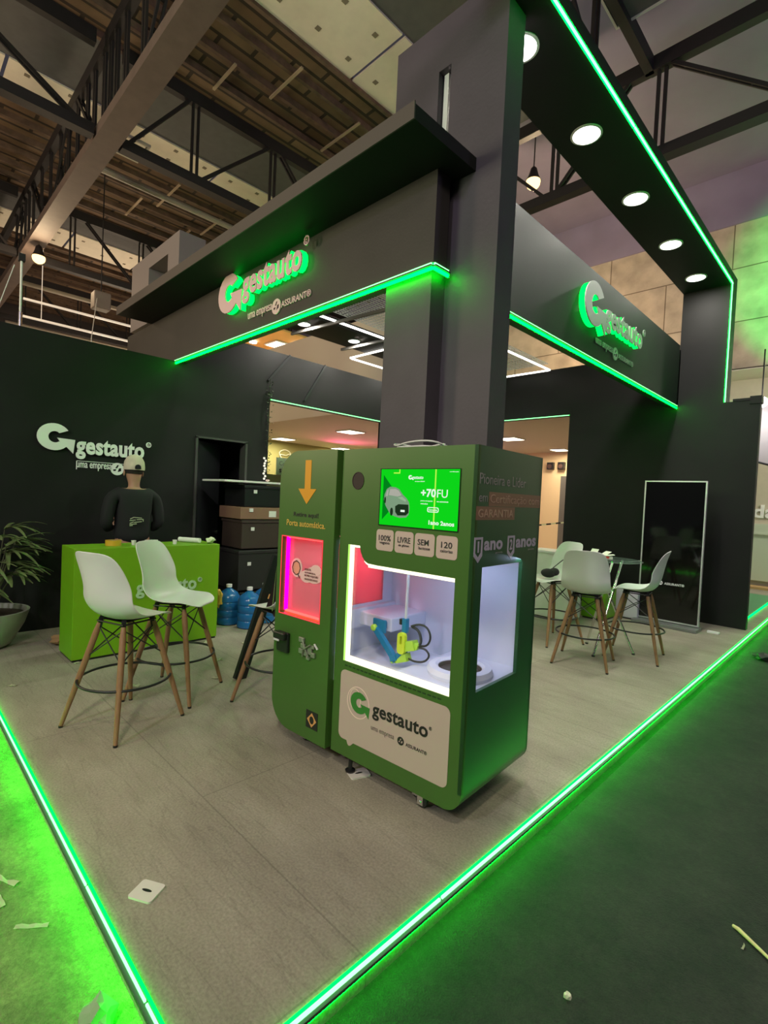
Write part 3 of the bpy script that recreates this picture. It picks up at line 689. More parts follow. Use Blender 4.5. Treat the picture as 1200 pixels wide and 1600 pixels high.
b = MB(); b.tube([(0, 0, 0.3), (0, 0, 0.0)], 0.016, 8); b.build('sleeve', M_chrome, root)
b = MB(); b.tube([(-7.0, 1.05, 4.0), (-7.0, 0.85, 3.25)], 0.005, 6); tag(b.build('guy_wire', M_whitepaint), 'thin wire slanting beside the white pole', 'wire')
b = MB(); b.tube([(-11.9, 3.2, 5.5), (-8.4, 2.2, 3.75), (-8.2, 2.2, -0.1)], 0.006, 6); tag(b.build('guy_wire', M_whitepaint), 'thin wire slanting down beside the ledge end', 'wire')
root = empty('hanging_fixture', (-12.0, 3.3, 5.3), 0, 'small grey box fixture hanging left of the ledge', 'fixture')
b = MB(); b.box(-0.14, 0.14, -0.16, 0.16, 0, 0.35, 0.02); b.build('box', mat('fixture_grey', (0.22, 0.17, 0.14), 0.6), root)
b = MB(); b.tube([(0, 0, 0.35), (0, 0, 3.7)], 0.012, 8); b.build('hanger', M_steel, root)

# ------------------------------------------------------------------ hall: far walls
YM = 13.0
b = MB(); b.plate([(-30, 4.72), (8, 4.72), (8, 7.85), (-30, 7.85)], [], lambda u, v, t: Vector((u, YM + t, v)), 0, 0.3); struct(b.build('wall_mezzanine', block_mat()))
b = MB(); b.plate([(-30, 7.85), (8, 7.85), (8, 12), (-30, 12)], [], lambda u, v, t: Vector((u, YM - 0.05 + t, v)), 0, 0.3); struct(b.build('wall_mezzanine_upper', M_plaster))
b = MB(); b.box(-3.2, 8, YM + 1.0, YM + 1.2, -0.1, 4.72); struct(b.build('wall_far', mat('beige_wall', (0.55, 0.50, 0.38), 0.7, var=0.05)))
b = MB(); b.box(-3.2, 8, YM, YM + 1.2, 4.70, 4.74); struct(b.build('ceiling_soffit', mat('soffit_white', (0.62, 0.56, 0.48), 0.7)))
b = MB(); b.box(-3.4, -3.2, 9.3, YM + 6, -0.1, 4.72); struct(b.build('wall_corridor_side', mat('beige_wall2', (0.62, 0.56, 0.44), 0.7)))
M_beige = mat('corridor_beige', (0.74, 0.56, 0.34), 0.7)
b = MB(); b.box(-30, -6.7, 7.2, 20, 3.40, 3.46); b.box(-6.7, -3.4, 8.9, 20, 3.40, 3.46); b.box(-30, -6.9, 7.1, 7.2, 3.4, 5.3)
struct(b.build('ceiling_corridor', mat('corridor_ceiling', (0.66, 0.58, 0.46), 0.8)))
b = MB(); b.box(-30, -3.4, 16, 16.2, -0.1, 3.4); struct(b.build('wall_corridor_end', M_beige))
b = MB(); b.box(-15.2, -15.0, 3.0, 16, -0.1, 3.4); struct(b.build('wall_olive', mat('olive_wall', (0.34, 0.33, 0.12), 0.8)))
b = MB(); b.box(-28.2, -28, -8, 22, -0.1, 10); struct(b.build('wall_hall_left', mat('hall_far_dark', (0.10, 0.08, 0.07), 0.8)))
b = MB(); b.box(-17, -13.9, 9.6, 9.7, 4.0, 6.3); struct(b.build('wall_mezzanine_room', mat('amber_wall', (0.75, 0.42, 0.16), 0.7)))
b = MB(); b.box(-17, -12.6, 6.2, 9.6, 6.3, 6.35); struct(b.build('ceiling_mezzanine_room', mat('amber_wall', (0.8, 0.5, 0.25), 0.7)))
b = MB(); b.box(-16.5, -10.6, 11.4, 11.5, 3.46, 6.0); struct(b.build('wall_pale_green', mat('pale_green_wall', (0.40, 0.50, 0.32), 0.7)))
for x, lab in ((-10.6, 'left'), (-10.1, 'middle'), (-9.6, 'right')):
    b = MB(); b.tube([(x, 9.6, 3.46), (x, 9.6, 5.6)], 0.16, 16); tag(b.build('lit_column', mat('green_lit_column', (0.10, 0.75, 0.30), 0.5), smooth=True), lab + ' one of the round columns lit bright green behind the booth ceiling', 'column', 'bright green columns')  # the green light is put into the column colour too
point('green_column_lamp', (-9.6, 8.9, 4.6), 45, (0.15, 1.0, 0.35), 0.1)
def panel_light(x, y, z, s, label, group, power, e=5.0):
    root = empty('panel_light', (x, y, z), 0, label, 'ceiling light', group)
    b = MB(); b.box(-s, s, -s, s, -0.03, 0.0); b.build('frame', M_whitepaint, root)
    b = MB(); b.box(-s * 0.9, s * 0.9, -s * 0.9, s * 0.9, -0.036, -0.03); b.build('diffuser', emis('panel_diffuser', (1.0, 0.90, 0.70), e), root)
    if power: area('panel_lamp', (x, y, z - 0.06), (x, y, 0), s * 1.6, power, (1.0, 0.86, 0.62), sy=s * 1.6)
panel_light(-10.55, 9.2, 3.40, 0.30, 'square ceiling light nearest the opening beside the tower', 'square lights beyond the left opening', 110)
panel_light(-14.1, 9.4, 3.40, 0.30, 'square ceiling light at the left of the opening, over the olive wall', 'square lights beyond the left opening', 60)
panel_light(-14.6, 12.3, 3.40, 0.30, 'square ceiling light just above the top edge of the vending machine', 'square lights beyond the left opening', 60)
panel_light(-7.35, 12.2, 3.40, 0.30, 'square ceiling light seen in the back wall opening, left one', 'square lights beyond the back opening', 110)
panel_light(-7.35, 15.2, 3.40, 0.25, 'square ceiling light seen in the back wall opening, right one by the wall', 'square lights beyond the back opening', 40)
panel_light(-13.8, 8.9, 6.28, 0.34, 'square ceiling light in the amber room above the left opening', 'lights of the amber room', 120)
for x, y, lab in ((-13.3, 9.2, 'small round light in the amber room right of the square one'), (-12.9, 9.35, 'small round light in the amber room, farthest right'), (-14.2, 8.2, 'small round light in the amber room left of the square one')):
    root = empty('spot_lamp', (x, y, 6.28), 0, lab, 'ceiling light', 'lights of the amber room')
    b = MB(); b.lathe([(0, -0.04), (0.11, -0.04), (0.12, 0)], 20); b.build('lens', M_down, root)
area('corridor_pink_wash', (-13.2, 11.0, 2.6), (-11.5, 11.0, 3.4), 0.6, 26, (1.0, 0.12, 0.32))
area('corridor_violet_wash', (-10.5, 12.4, 2.4), (-10, 12.4, 3.4), 0.6, 16, (0.55, 0.2, 1.0))
area('soffit_lamp', (1.5, 12.2, 4.4), (-0.8, 13.8, 1.5), 0.8, 170, (1.0, 0.95, 0.8))
area('mezzanine_warm_wash', (-5.6, 11.0, 4.6), (-5.4, 13, 6.6), 0.8, 75, (1.0, 0.72, 0.42))
# bits seen through openings
root = empty('neon_sign', (-14.98, 10.05, 2.95), 0, 'pale looped line emblem on the olive wall', 'wall emblem')
b = MB(); b.tube([(0.03, 0.22 * math.cos(a) * (1 + 0.1 * math.sin(3 * a)), 0.17 * math.sin(a)) for a in [i * 2 * PI / 24 for i in range(24)]], 0.018, 8, closed=True); b.tube([(0.03, 0.0, -0.17), (0.03, -0.02, -0.32)], 0.03, 8)
b.tube([(0.03, -0.2, 0.0), (0.03, 0.05, -0.02), (0.03, 0.2, 0.05)], 0.014, 8); b.build('line_drawing', mat('pale_line', (0.85, 0.88, 0.65), 0.5), root)
root = empty('notice_sign', (-9.0, 5.84, 1.98), 0, 'pale rectangular notice reading Com seu, between door and machine', 'notice')
b = MB(); b.box(0, 0.03, 0, 0.62, 0, 0.36); b.build('board', mat('notice_board', (0.50, 0.66, 0.46), 0.6), root)
text('notice_text', 'Com', (0.03, 0.06, 0.20), (0, 1, 0), (0, 0, 1), 0.24, 0.09, mat('grey_print', (0.2, 0.25, 0.2), 0.6), root, 0.0, 0.002)
text('notice_text', 'seu', (0.03, 0.06, 0.05), (0, 1, 0), (0, 0, 1), 0.22, 0.08, M_black2, root, 0.02, 0.002)
b = MB(); b.box(-8.98, -8.94, 5.60, 6.7, -0.1, 1.98); tag(b.build('notice_stand', mat('notice_stand', (0.3, 0.3, 0.16), 0.7)), 'olive stand carrying the pale notice', 'stand')
for x, lab in ((-8.0, 'left black wall speaker near the corridor ceiling'), (-7.62, 'right black wall speaker near the corridor ceiling')):
    root = empty('wall_speaker', (x, 15.99, 2.82), 0, lab, 'speaker', 'corridor wall speakers')
    b = MB(); b.box(-0.11, 0.11, -0.14, 0, 0, 0.24, 0.01); b.build('cabinet', M_black2, root)
    b = MB(); b.lathe([(0, 0), (0.07, 0.0), (0.08, 0.02)], 18); o = b.build('cone', mat('speaker_cone', (0.08, 0.04, 0.03), 0.5), root); o.rotation_euler = (PI / 2, 0, 0); o.location = (0, -0.145, 0.11)
root = empty('corridor_door', (-7.62, 15.96, -0.1), 0, 'dark grey corridor door with a bright vertical edge', 'door')
b = MB(); b.box(0, 1.2, -0.05, 0, 0, 2.7); b.build('leaf', mat('grey_door', (0.12, 0.11, 0.10), 0.5), root)
b = MB(); b.box(0.30, 0.36, -0.07, -0.05, 0.1, 2.35); b.build('bright_edge', M_whitepaint, root)
b = MB()
for i in range(22):
    x0 = -5.6 + i * 0.1; z0 = 1.09 + i * 0.017
    b.bar((x0, 9.5, z0), (x0 + 0.1, 9.5, z0 + 0.017), 0.002, 0.03, up=(0, 0, 1))
bmesh.ops.remove_doubles(b.bm, verts=list(b.bm.verts), dist=0.0005)
o = b.build('barrier_tape', None, mats=[M_black2, mat('tape_yellow', (0.75, 0.7, 0.4), 0.5)])
for p in o.data.polygons: p.material_index = int((p.center.x + 5.6) / 0.1) % 2
tag(o, 'black and pale barrier tape across the corridor', 'tape')
b = MB(); b.box(-9.6, -6.2, 12.6, 14.0, -0.1, 0.32); tag(b.build('corridor_platform', mat('brown_base', (0.12, 0.09, 0.07), 0.6)), 'low brown platform on the corridor floor', 'platform')
root = empty('wall_lettering', (-2.10, YM + 0.99, 1.55), 0, 'white letters da on the beige wall at the right edge', 'lettering')
text('letters', 'da', (0, 0, 0), (1, 0, 0), (0, 0, 1), 0.42, 0.30, mat('white_letters', (0.85, 0.85, 0.8), 0.5), root, 0.03, 0.02)
b = MB(); b.box(-3.2, 2, YM + 0.9, YM + 1.0, 0.15, 1.42); b.box(-3.2, 2, YM + 0.86, YM + 1.0, 1.18, 1.22); tag(b.build('low_partition', mat('partition_glass', (0.55, 0.62, 0.48), 0.4)), 'pale low partition below the letters at the right edge', 'partition')
b = MB(); b.box(-3.2, 2, YM + 0.5, YM + 0.85, -0.1, 0.05); tag(b.build('wooden_plinth', mat('plinth_wood', (0.5, 0.32, 0.14), 0.6)), 'wooden plinth at the foot of the pale partition', 'plinth')
root = empty('hanging_banner', (-1.86, 12.0, 2.35), 0, 'white printed banner with a curved dark hem hanging at the right edge', 'banner')
pts = [(0.0, 0.34)] + [(0.04 + 1.4 * t, 0.30 - 0.42 * math.sin(t * PI / 2 * 0.7)) for t in [i / 8 for i in range(9)]] + [(1.6, 1.4), (0.0, 1.4)]
b = MB(); b.plate(pts, [], lambda u, v, t: Vector((u, t, v)), 0, 0.02); b.build('cloth', mat('banner_white', (0.8, 0.74, 0.76), 0.6), root)
b = MB(); b.tube([(p[0], -0.01, p[1]) for p in pts[:10]], 0.02, 8); b.build('hem', M_black2, root)
root = empty('flood_lamp', (-1.72, 11.6, 3.72), 0, 'bright white lamp beside the top of the right black wall', 'lamp')
b = MB(); b.sphere((0, 0, 0), 0.10, n=14); b.build('bulb', emis('flood_bulb', (1, 1, 0.98), 12), root)
b = MB(); b.tube([(0, 0, 0.08), (0, 0, 0.98)], 0.012, 8); b.build('hanger', M_steel, root)
point('flood_lamp_glow', (-1.72, 11.45, 3.7), 30, (1, 1, 0.95), 0.1)
# second platform strip beyond the wall
b = MB(); b.box(-2.2, -1.40, 9.2, 12.6, 0.0, 0.012); tag(b.build('green_mat', mat('green_mat', (0.08, 0.26, 0.12), 0.6)), 'green lit mat on the floor beyond the right black wall', 'mat')
b = MB(); b.bar((-1.40, 9.1, 0.02), (-1.40, 12.6, 0.02), 0.02, 0.02); tag(b.build('led_strip', M_led_lo), 'thin green light strip beyond the right black wall', 'light strip')

# ------------------------------------------------------------------ vending machine (local x to the right along its front, y = depth)
def machine():
    th = math.radians(3.672)
    R = empty('cotton_candy_machine', (-1.354, 1.976, 0), th, 'large green cotton candy vending machine with a lit window and a screen', 'vending machine')
    F = lambda s, z, t: Vector((-s, t, z))            # front plane, s measured leftwards
    W, D, H, Z0 = 1.448, 0.712, 1.872, 0.10
    # main front panel
    outer = [(0.0, H), (0.90, H), (0.90, Z0)] + [(0.10 - 0.10 * math.sin(a), Z0 + 0.10 - 0.10 * math.cos(a)) for a in [i * PI / 16 for i in range(9)]]
    win = [(0.829, 1.325), (0.735, 1.325), (0.728, 1.295), (0.712, 1.262), (0.692, 1.242), (0.668, 1.232), (0.60, 1.229), (0.094, 1.229), (0.094, 0.650), (0.829, 0.650)]
    spk = circ(0.772, 1.692, 0.034, 24, ry=0.05)
    b = MB(); b.plate(outer, [win], F, 0.0, 0.022); fp = b.build('front_panel', M_green, R)
    # door panel, proud of the front
    Wd = 1.452
    outer = [(0.925, Z0 + 0.0), (0.925, H), (1.272, H)] + [(1.272 + 0.18 * math.sin(a), H - 0.18 + 0.18 * math.cos(a)) for a in [i * PI / 20 for i in range(1, 11)]] + \
            [(1.452 - 0.18 + 0.18 * math.cos(a), Z0 + 0.18 - 0.18 * math.sin(a)) for a in [i * PI / 20 for i in range(0, 11)]]
    hatch = [(1.020, 0.830), (1.406, 0.830), (1.406, 1.325), (1.020, 1.325)]
    b = MB(); b.plate(outer, [hatch], F, -0.025, 0.022); dp = b.build('door_panel', M_green, R)
    # carcass
    prof = [(0.0, H), (1.272, H)] + [(1.272 + 0.176 * math.sin(a), H - 0.176 + 0.176 * math.cos(a)) for a in [i * PI / 16 for i in range(1, 9)]] + \
           [(W - 0.176 + 0.176 * math.cos(a), Z0 + 0.176 - 0.176 * math.sin(a)) for a in [i * PI / 16 for i in range(0, 9)]] + \
           [(0.10 - 0.10 * math.sin(a), Z0 + 0.10 - 0.10 * math.cos(a)) for a in [i * PI / 16 for i in range(9)]]
    b = MB()
    def shell(y0, y1, off):
        n = len(prof)
        for i in range(n - 1):
            p, q = prof[i], prof[i + 1]
            b.quad(F(p[0], p[1], y0), F(q[0], q[1], y0), F(q[0], q[1], y1), F(p[0], p[1], y1))
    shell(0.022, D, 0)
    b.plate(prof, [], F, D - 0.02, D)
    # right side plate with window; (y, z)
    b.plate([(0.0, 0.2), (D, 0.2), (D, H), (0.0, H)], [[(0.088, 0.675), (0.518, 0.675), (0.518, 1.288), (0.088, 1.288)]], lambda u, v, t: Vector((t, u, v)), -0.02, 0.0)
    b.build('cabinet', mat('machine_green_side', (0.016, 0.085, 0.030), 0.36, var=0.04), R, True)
    # chamber
    M_in = mat('chamber_white', (0.66, 0.69, 0.82), 0.45)
    b = MB(); x0, x1, y0, y1, z0, z1 = -1.03, -0.022, 0.024, 0.655, 0.60, 1.335
    b.box(x0, x1, y1, y1 + 0.01, z0, z1); b.box(x0, x1, y0, y1, z1, z1 + 0.01); b.box(x0, x1, y0, y1, z0 - 0.01, z0)
    b.box(x0, x1, y0, 0.03, 0.5, 0.648)
    b.build('chamber', M_in, R)
    b = MB(); b.plate([(y0, z0), (y1, z0), (y1, z1), (y0, z1)], [[(0.07, 0.90), (0.56, 0.90), (0.56, 1.30), (0.07, 1.30)]], lambda u, v, t: Vector((x0 + t, u, v)), -0.012, 0.0)
    b.build('divider', M_in, R)
    b = MB(); b.box(x0 - 0.008, x0 - 0.004, 0.07, 0.56, 0.90, 1.30); b.build('divider_glass', glass_mat('red_glass', (0.95, 0.55, 0.58), 0.1, 0.35, (0.75, 0.42, 0.45)), R)
    # hatch chamber behind the door
    M_h = mat('hatch_white', (0.75, 0.62, 0.64), 0.5)
    b = MB(); hx0, hx1 = -1.415, -1.045
    b.box(hx0, hx1, 0.55, 0.56, 0.80, 1.36); b.box(hx0, hx1, 0.024, 0.55, 0.80, 0.81); b.box(hx0, hx1, 0.024, 0.55, 1.35, 1.36); b.box(hx0 - 0.01, hx0, 0.024, 0.55, 0.80, 1.36)
    b.build('hatch_chamber', M_h, R)
    b = MB(); b.bar((-1.400, 0.02, 0.84), (-1.400, 0.02, 1.32), 0.012, 0.02, up=(0, 1, 0)); b.build('pink_light_strip', emis('pink_led', (1.0, 0.0, 0.16), 9), R)
    b = MB(); b.bar((-1.40, 0.02, 0.838), (-1.03, 0.02, 0.838), 0.014, 0.012); b.bar((-1.40, 0.02, 1.318), (-1.03, 0.02, 1.318), 0.008, 0.006); b.bar((-1.026, 0.02, 0.84), (-1.026, 0.02, 1.32), 0.006, 0.01, up=(0, 1, 0)); b.build('red_light_strip', emis('red_led', (1.0, 0.035, 0.03), 7), R)
    b = MB(); b.box(-1.406, -1.022, 0.036, 0.040, 0.830, 1.325); hp = b.build('hatch_pane', glass_mat('hatch_glass', (1, 0.72, 0.76), 0.1, 0.5, (0.66, 0.40, 0.44)), R)
    b = MB(); b.plate(circ(1.320, 1.125, 0.055, 20, ry=0.062), [circ(1.320, 1.125, 0.040, 8, ry=0.046)], F, 0.030, 0.034)
    cl = circ(1.155, 1.095, 0.085, 16, ry=0.052); b.plate(cl, [], F, 0.030, 0.034); b.plate(circ(1.22, 1.08, 0.06, 14, ry=0.04), [], F, 0.0285, 0.0305); b.plate(circ(1.13, 1.13, 0.05, 14, ry=0.035), [], F, 0.0285, 0.0305)
    b.build('cloud_sticker', mat('sticker_pink', (0.74, 0.50, 0.48), 0.5), R)
    b = MB(); b.plate(circ(1.320, 1.125, 0.042, 8, ry=0.048), [circ(1.320, 1.125, 0.038, 8, ry=0.044)], F, 0.026, 0.029); b.tube([(-1.30, 0.027, 1.085), (-1.285, 0.027, 1.06)], 0.003, 6); b.build('octagon_outline', M_black2, R)
    b = MB(); b.plate(circ(1.320, 1.125, 0.038, 8, ry=0.044), [], F, 0.031, 0.0335); b.build('octagon_fill', mat('sticker_peach', (0.72, 0.33, 0.22), 0.5), R)
    for i, t in enumerate(('PORTA', 'AUTOMÁTICA,', 'RETIRE AQUI SEU', 'ALGODÃO-DOCE')):
        wd = (0.06, 0.105, 0.13, 0.125)[i]
        text('sticker_text', t, (-1.235, 0.028, 1.120 - i * 0.020), (1, 0, 0), (0, 0, 1), wd, 0.014, mat('maroon_print', (0.10, 0.02, 0.02), 0.5), R, 0.012, 0.001)
    # light frame round the window
    M_fr = emis('window_light', (1.0, 0.93, 0.62), 1.9)
    b = MB(); b.box(-0.829, -0.795, 0.006, 0.020, 0.650, 1.325); b.box(-0.795, -0.735, 0.006, 0.020, 1.312, 1.325); b.build('light_frame_left', M_fr, R)
    b = MB(); b.box(-0.795, -0.094, 0.006, 0.020, 0.650, 0.682); b.build('light_frame_bottom', M_fr, R)
    b = MB(); b.box(-0.668, -0.094, 0.004, 0.020, 1.210, 1.229)
    b.tube([(-0.70, 0.012, 1.245), (-0.685, 0.012, 1.232), (-0.66, 0.012, 1.222)], 0.008, 8); b.build('light_frame_top', M_fr, R)
    b = MB(); b.box(-0.829, -0.818, 0.002, 0.006, 0.650, 1.325); b.build('light_frame_edge', emis('window_light_green', (0.45, 0.9, 0.15), 1.2), R)
    b = MB(); b.plate([(0.80, 1.32), (0.735, 1.32), (0.72, 1.27), (0.68, 1.235), (0.60, 1.226), (0.097, 1.226), (0.097, 0.655), (0.80, 0.655)], [], F, 0.023, 0.027); b.build('front_glass', glass_mat('clear_glass'), R)
    b = MB(); b.box(-0.012, -0.008, 0.09, 0.516, 0.677, 1.286); b.build('side_glass', glass_mat('clear_glass'), R)
    # platform with spinning bowl
    b = MB(); b.box(-0.50, -0.022, 0.03, 0.655, 0.60, 0.655, 0.004); b.build('bowl_deck', M_in, R)
    bc = (-0.235, 0.315)
    b = MB(); b.lathe([(0.175, 0.655), (0.182, 0.675), (0.170, 0.70), (0.135, 0.705), (0.120, 0.695), (0.118, 0.66)], 48, (bc[0], bc[1], 0)); b.build('bowl_rim', M_in, R, True)
    b = MB(); b.lathe([(0.119, 0.690), (0.112, 0.672), (0.05, 0.662), (0, 0.662)], 40, (bc[0], bc[1], 0)); b.build('bowl_well', mat('dark_well', (0.07, 0.055, 0.05), 0.35), R, True)
    b = MB(); b.lathe([(0.042, 0.662), (0.042, 0.685), (0.03, 0.692), (0.012, 0.694), (0, 0.70)], 28, (bc[0], bc[1], 0)); b.build('spinner_head', M_chrome, R, True)
    # ledge, arm, rod, claw
    b = MB(); b.box(-1.03, -0.725, 0.30, 0.655, 0.78, 0.865, 0.008)
    b.box(-1.03, -0.99, 0.03, 0.655, 0.76, 0.885, 0.004); b.build('arm_ledge', M_in, R)
    M_blue = mat('arm_blue', (0.005, 0.19, 0.36), 0.4); M_yel = mat('arm_yellow', (0.62, 0.78, 0.03), 0.4); M_yg = mat('arm_lime', (0.42, 0.72, 0.06), 0.4)
    ya = 0.25
    b = MB(); b.box(-0.845, -0.745, ya + 0.012, ya + 0.03, 0.775, 0.855, 0.004); b.box(-0.80, -0.76, ya + 0.03, 0.32, 0.80, 0.84); b.build('shoulder_plate', M_blue, R)
    b = MB(); b.bar((-0.812, ya, 0.805), (-0.648, ya, 0.650), 0.034, 0.030, up=(0, 1, 0)); b.build('upper_arm', M_blue, R)
    b = MB(); b.bar((-0.648, ya - 0.004, 0.640), (-0.575, ya - 0.004, 0.715), 0.028, 0.044, up=(0, 1, 0)); b.bar((-0.660, ya - 0.006, 0.650), (-0.615, ya - 0.006, 0.668), 0.03, 0.05, up=(0, 1, 0)); b.build('forearm', M_blue, R)
    for p in ((-0.812, 0.805), (-0.650, 0.644)):
        b = MB(); b.lathe([(0, 0.0), (0.014, 0.0), (0.020, 0.006), (0.020, 0.024), (0, 0.024)], 20); o = b.build('joint_cap', M_yg, R, True); o.location = (p[0], ya - 0.016, p[1]); o.rotation_euler = (-PI / 2, 0, 0)
        o.location.y -= 0.010
    b = MB(); b.tube([(-0.572, ya, 1.335), (-0.577, ya, 0.895)], 0.0085, 12); b.build('lift_rod', M_white, R, True)
    b = MB(); b.box(-0.593, -0.561, ya - 0.016, ya + 0.016, 0.82, 0.905, 0.004); b.build('rod_sleeve', M_blue, R)
    b = MB(); b.plate(rrect(0.552, 0.606, 0.700, 0.825, 0.022), [rrect(0.571, 0.587, 0.755, 0.805, 0.007)], F, ya - 0.036, ya - 0.012); b.build('claw_shield', M_yel, R)
    b = MB(); b.box(-0.59, -0.570, ya - 0.02, ya - 0.008, 0.75, 0.81); b.build('claw_slot', mat('amber_slot', (0.35, 0.35, 0.02), 0.4), R)
    b = MB(); b.bar((-0.56, ya, 0.745), (-0.495, ya, 0.765), 0.055, 0.05, up=(0, 1, 0)); b.bar((-0.50, ya, 0.765), (-0.475, ya, 0.755), 0.03, 0.03, up=(0, 1, 0)); b.build('claw_finger', M_yg, R)
    b = MB(); b.bar((-0.625, ya, 0.655), (-0.545, ya, 0.685), 0.045, 0.05, up=(0, 1, 0)); b.build('claw_finger', M_yg, R)
    b = MB()
    b.tube(soften([(-0.55, ya + 0.02, 0.86), (-0.50, ya + 0.03, 0.882), (-0.44, ya + 0.03, 0.875), (-0.405, ya + 0.02, 0.825), (-0.42, ya + 0.01, 0.775), (-0.47, ya, 0.765)]), 0.006, 8)
    b.build('black_hose', M_wire, R, True)
    b = MB(); b.tube(soften([(-0.475, ya, 0.755), (-0.43, ya + 0.01, 0.755), (-0.40, ya + 0.01, 0.722), (-0.43, ya, 0.682), (-0.50, ya, 0.668), (-0.545, ya, 0.675)]), 0.006, 8); b.build('black_hose', M_wire, R, True)
    b = MB(); b.tube(soften([(-0.55, ya + 0.03, 0.855), (-0.50, ya + 0.03, 0.845), (-0.470, ya + 0.02, 0.79), (-0.475, ya, 0.76)]), 0.008, 8); b.build('black_hose', M_wire, R, True)
    b = MB(); b.lathe([(0, 0), (0.02, 0), (0.02, 0.03), (0, 0.03)], 16, (-0.615, ya + 0.02, 0.86)); b.build('hose_fitting', M_black2, R, True)
    # cool chamber light at the top back
    # screen
    S = MB(); S.box(-0.602, -0.088, -0.004, 0.0, 1.452, 1.760, 0.001); sc = S.build('screen', mat('screen_bezel', (0.01, 0.03, 0.01), 0.2), R)
    fp2 = MB(); fp2.box(-0.594, -0.093, -0.0055, -0.004, 1.457, 1.756); disp = fp2.build('display', emis('screen_green', (0.004, 0.66, 0.010), 1.0), sc)
    M_sw = emis('screen_white', (0.8, 0.95, 0.8), 1.0); M_sd = emis('screen_dark_green', (0.0, 0.22, 0.01), 1.0); M_sl = emis('screen_lime', (0.5, 0.95, 0.08), 1.0)
    b = MB(); b.plate([(0.575, 1.725), (0.455, 1.60), (0.575, 1.485)], [], F, -0.0065, -0.0055); b.build('dark_triangle', M_sd, sc)
    b = MB(); b.box(-0.236, -0.229, -0.0066, -0.0055, 1.457, 1.755); b.box(-0.505, -0.462, -0.0066, -0.0055, 1.733, 1.739); b.box(-0.468, -0.462, -0.0066, -0.0055, 1.733, 1.755); b.build('lime_lines', M_sl, sc)
    xd, up = (1, 0, 0), (0, 0, 1)
    text('screen_text', '+70', (-0.318, -0.006, 1.615), xd, up, 0.092, 0.042, M_sw, sc, 0.03, 0.001)
    text('screen_text', 'FU', (-0.218, -0.006, 1.615), xd, up, 0.062, 0.040, M_sw, sc, 0.0, 0.001)
    text('screen_text', 'gestauto', (-0.378, -0.006, 1.700), xd, up, 0.070, 0.020, M_sw, sc, 0.01, 0.001)
    b = MB(); b.plate([(2 * 0.392 - x, y) for x, y in glogo(0.392, 1.714, 0.0115)], [], F, -0.007, -0.006); b.build('screen_logo', M_sw, sc)
    text('screen_text', 'uma empresa ASSURANT', (-0.360, -0.006, 1.690), xd, up, 0.062, 0.006, M_sw, sc, 0.0, 0.001)
    text('screen_text', 'pontos de inspeção', (-0.318, -0.006, 1.592), xd, up, 0.075, 0.007, M_sw, sc, 0.01, 0.001)
    text('screen_text', 'em automóveis', (-0.218, -0.006, 1.592), xd, up, 0.068, 0.007, M_sw, sc, 0.01, 0.001)
    text('screen_text', 'veículos', (-0.318, -0.006, 1.578), xd, up, 0.045, 0.007, M_sw, sc, 0.01, 0.001)
    b = MB(); b.plate(rrect(0.205, 0.275, 1.540, 1.566, 0.01), [rrect(0.209, 0.271, 1.544, 1.562, 0.008)], F, -0.007, -0.006); b.build('screen_badge', M_sw, sc)
    text('screen_text', 'Garantia', (-0.266, -0.006, 1.548), xd, up, 0.052, 0.010, M_sw, sc, 0.01, 0.001)
    text('screen_text', '1ano', (-0.262, -0.006, 1.478), xd, up, 0.062, 0.022, M_sw, sc, 0.03, 0.001)
    text('screen_text', '2anos', (-0.190, -0.006, 1.478), xd, up, 0.080, 0.022, M_sw, sc, 0.03, 0.001)
    text('screen_text', 'certificação', (-0.15, -0.006, 1.740), xd, up, 0.052, 0.006, M_sw, sc, 0.0, 0.001)
    # car picture on the screen
    b = MB(); body = [(0.566, 1.592), (0.562, 1.622), (0.548, 1.650), (0.524, 1.663), (0.486, 1.660), (0.462, 1.650), (0.436, 1.622), (0.410, 1.604), (0.394, 1.585), (0.388, 1.555), (0.392, 1.520), (0.408, 1.505), (0.452, 1.500), (0.492, 1.508), (0.520, 1.520), (0.552, 1.560)]
    b.plate(body, [], F, -0.0075, -0.0065); b.build('car_picture_body', emis('screen_car', (0.20, 0.32, 0.20), 1.0), sc)
    b = MB(); b.plate([(0.532, 1.618), (0.524, 1.650), (0.488, 1.652), (0.466, 1.644), (0.444, 1.620), (0.470, 1.612)], [], F, -0.0085, -0.0075); b.plate([(0.552, 1.612), (0.545, 1.642), (0.534, 1.648), (0.540, 1.612)], [], F, -0.0085, -0.0075); b.build('car_picture_glass', emis('screen_car_glass', (0.40, 0.40, 0.34), 1.0), sc)
    b = MB(); b.plate([(0.470, 1.606), (0.440, 1.612), (0.412, 1.596), (0.415, 1.586)], [], F, -0.0085, -0.0075); b.build('car_picture_hood', emis('screen_hood', (0.30, 0.44, 0.28), 1.0), sc)
    b = MB(); b.plate([(0.484, 1.560), (0.462, 1.572), (0.396, 1.572), (0.392, 1.530), (0.410, 1.515), (0.465, 1.512), (0.482, 1.530)], [], F, -0.0085, -0.0075)
    b.plate(circ(0.508, 1.530, 0.010, 14, ry=0.022), [], F, -0.0085, -0.0075); b.plate(circ(0.557, 1.590, 0.006, 14, ry=0.018), [], F, -0.0085, -0.0075); b.build('car_picture_dark', emis('screen_black', (0.012, 0.03, 0.012), 1.0), sc)
    b = MB(); b.box(-0.445, -0.418, -0.0095, -0.0085, 1.532, 1.543); b.build('car_picture_plate', M_sw, sc)
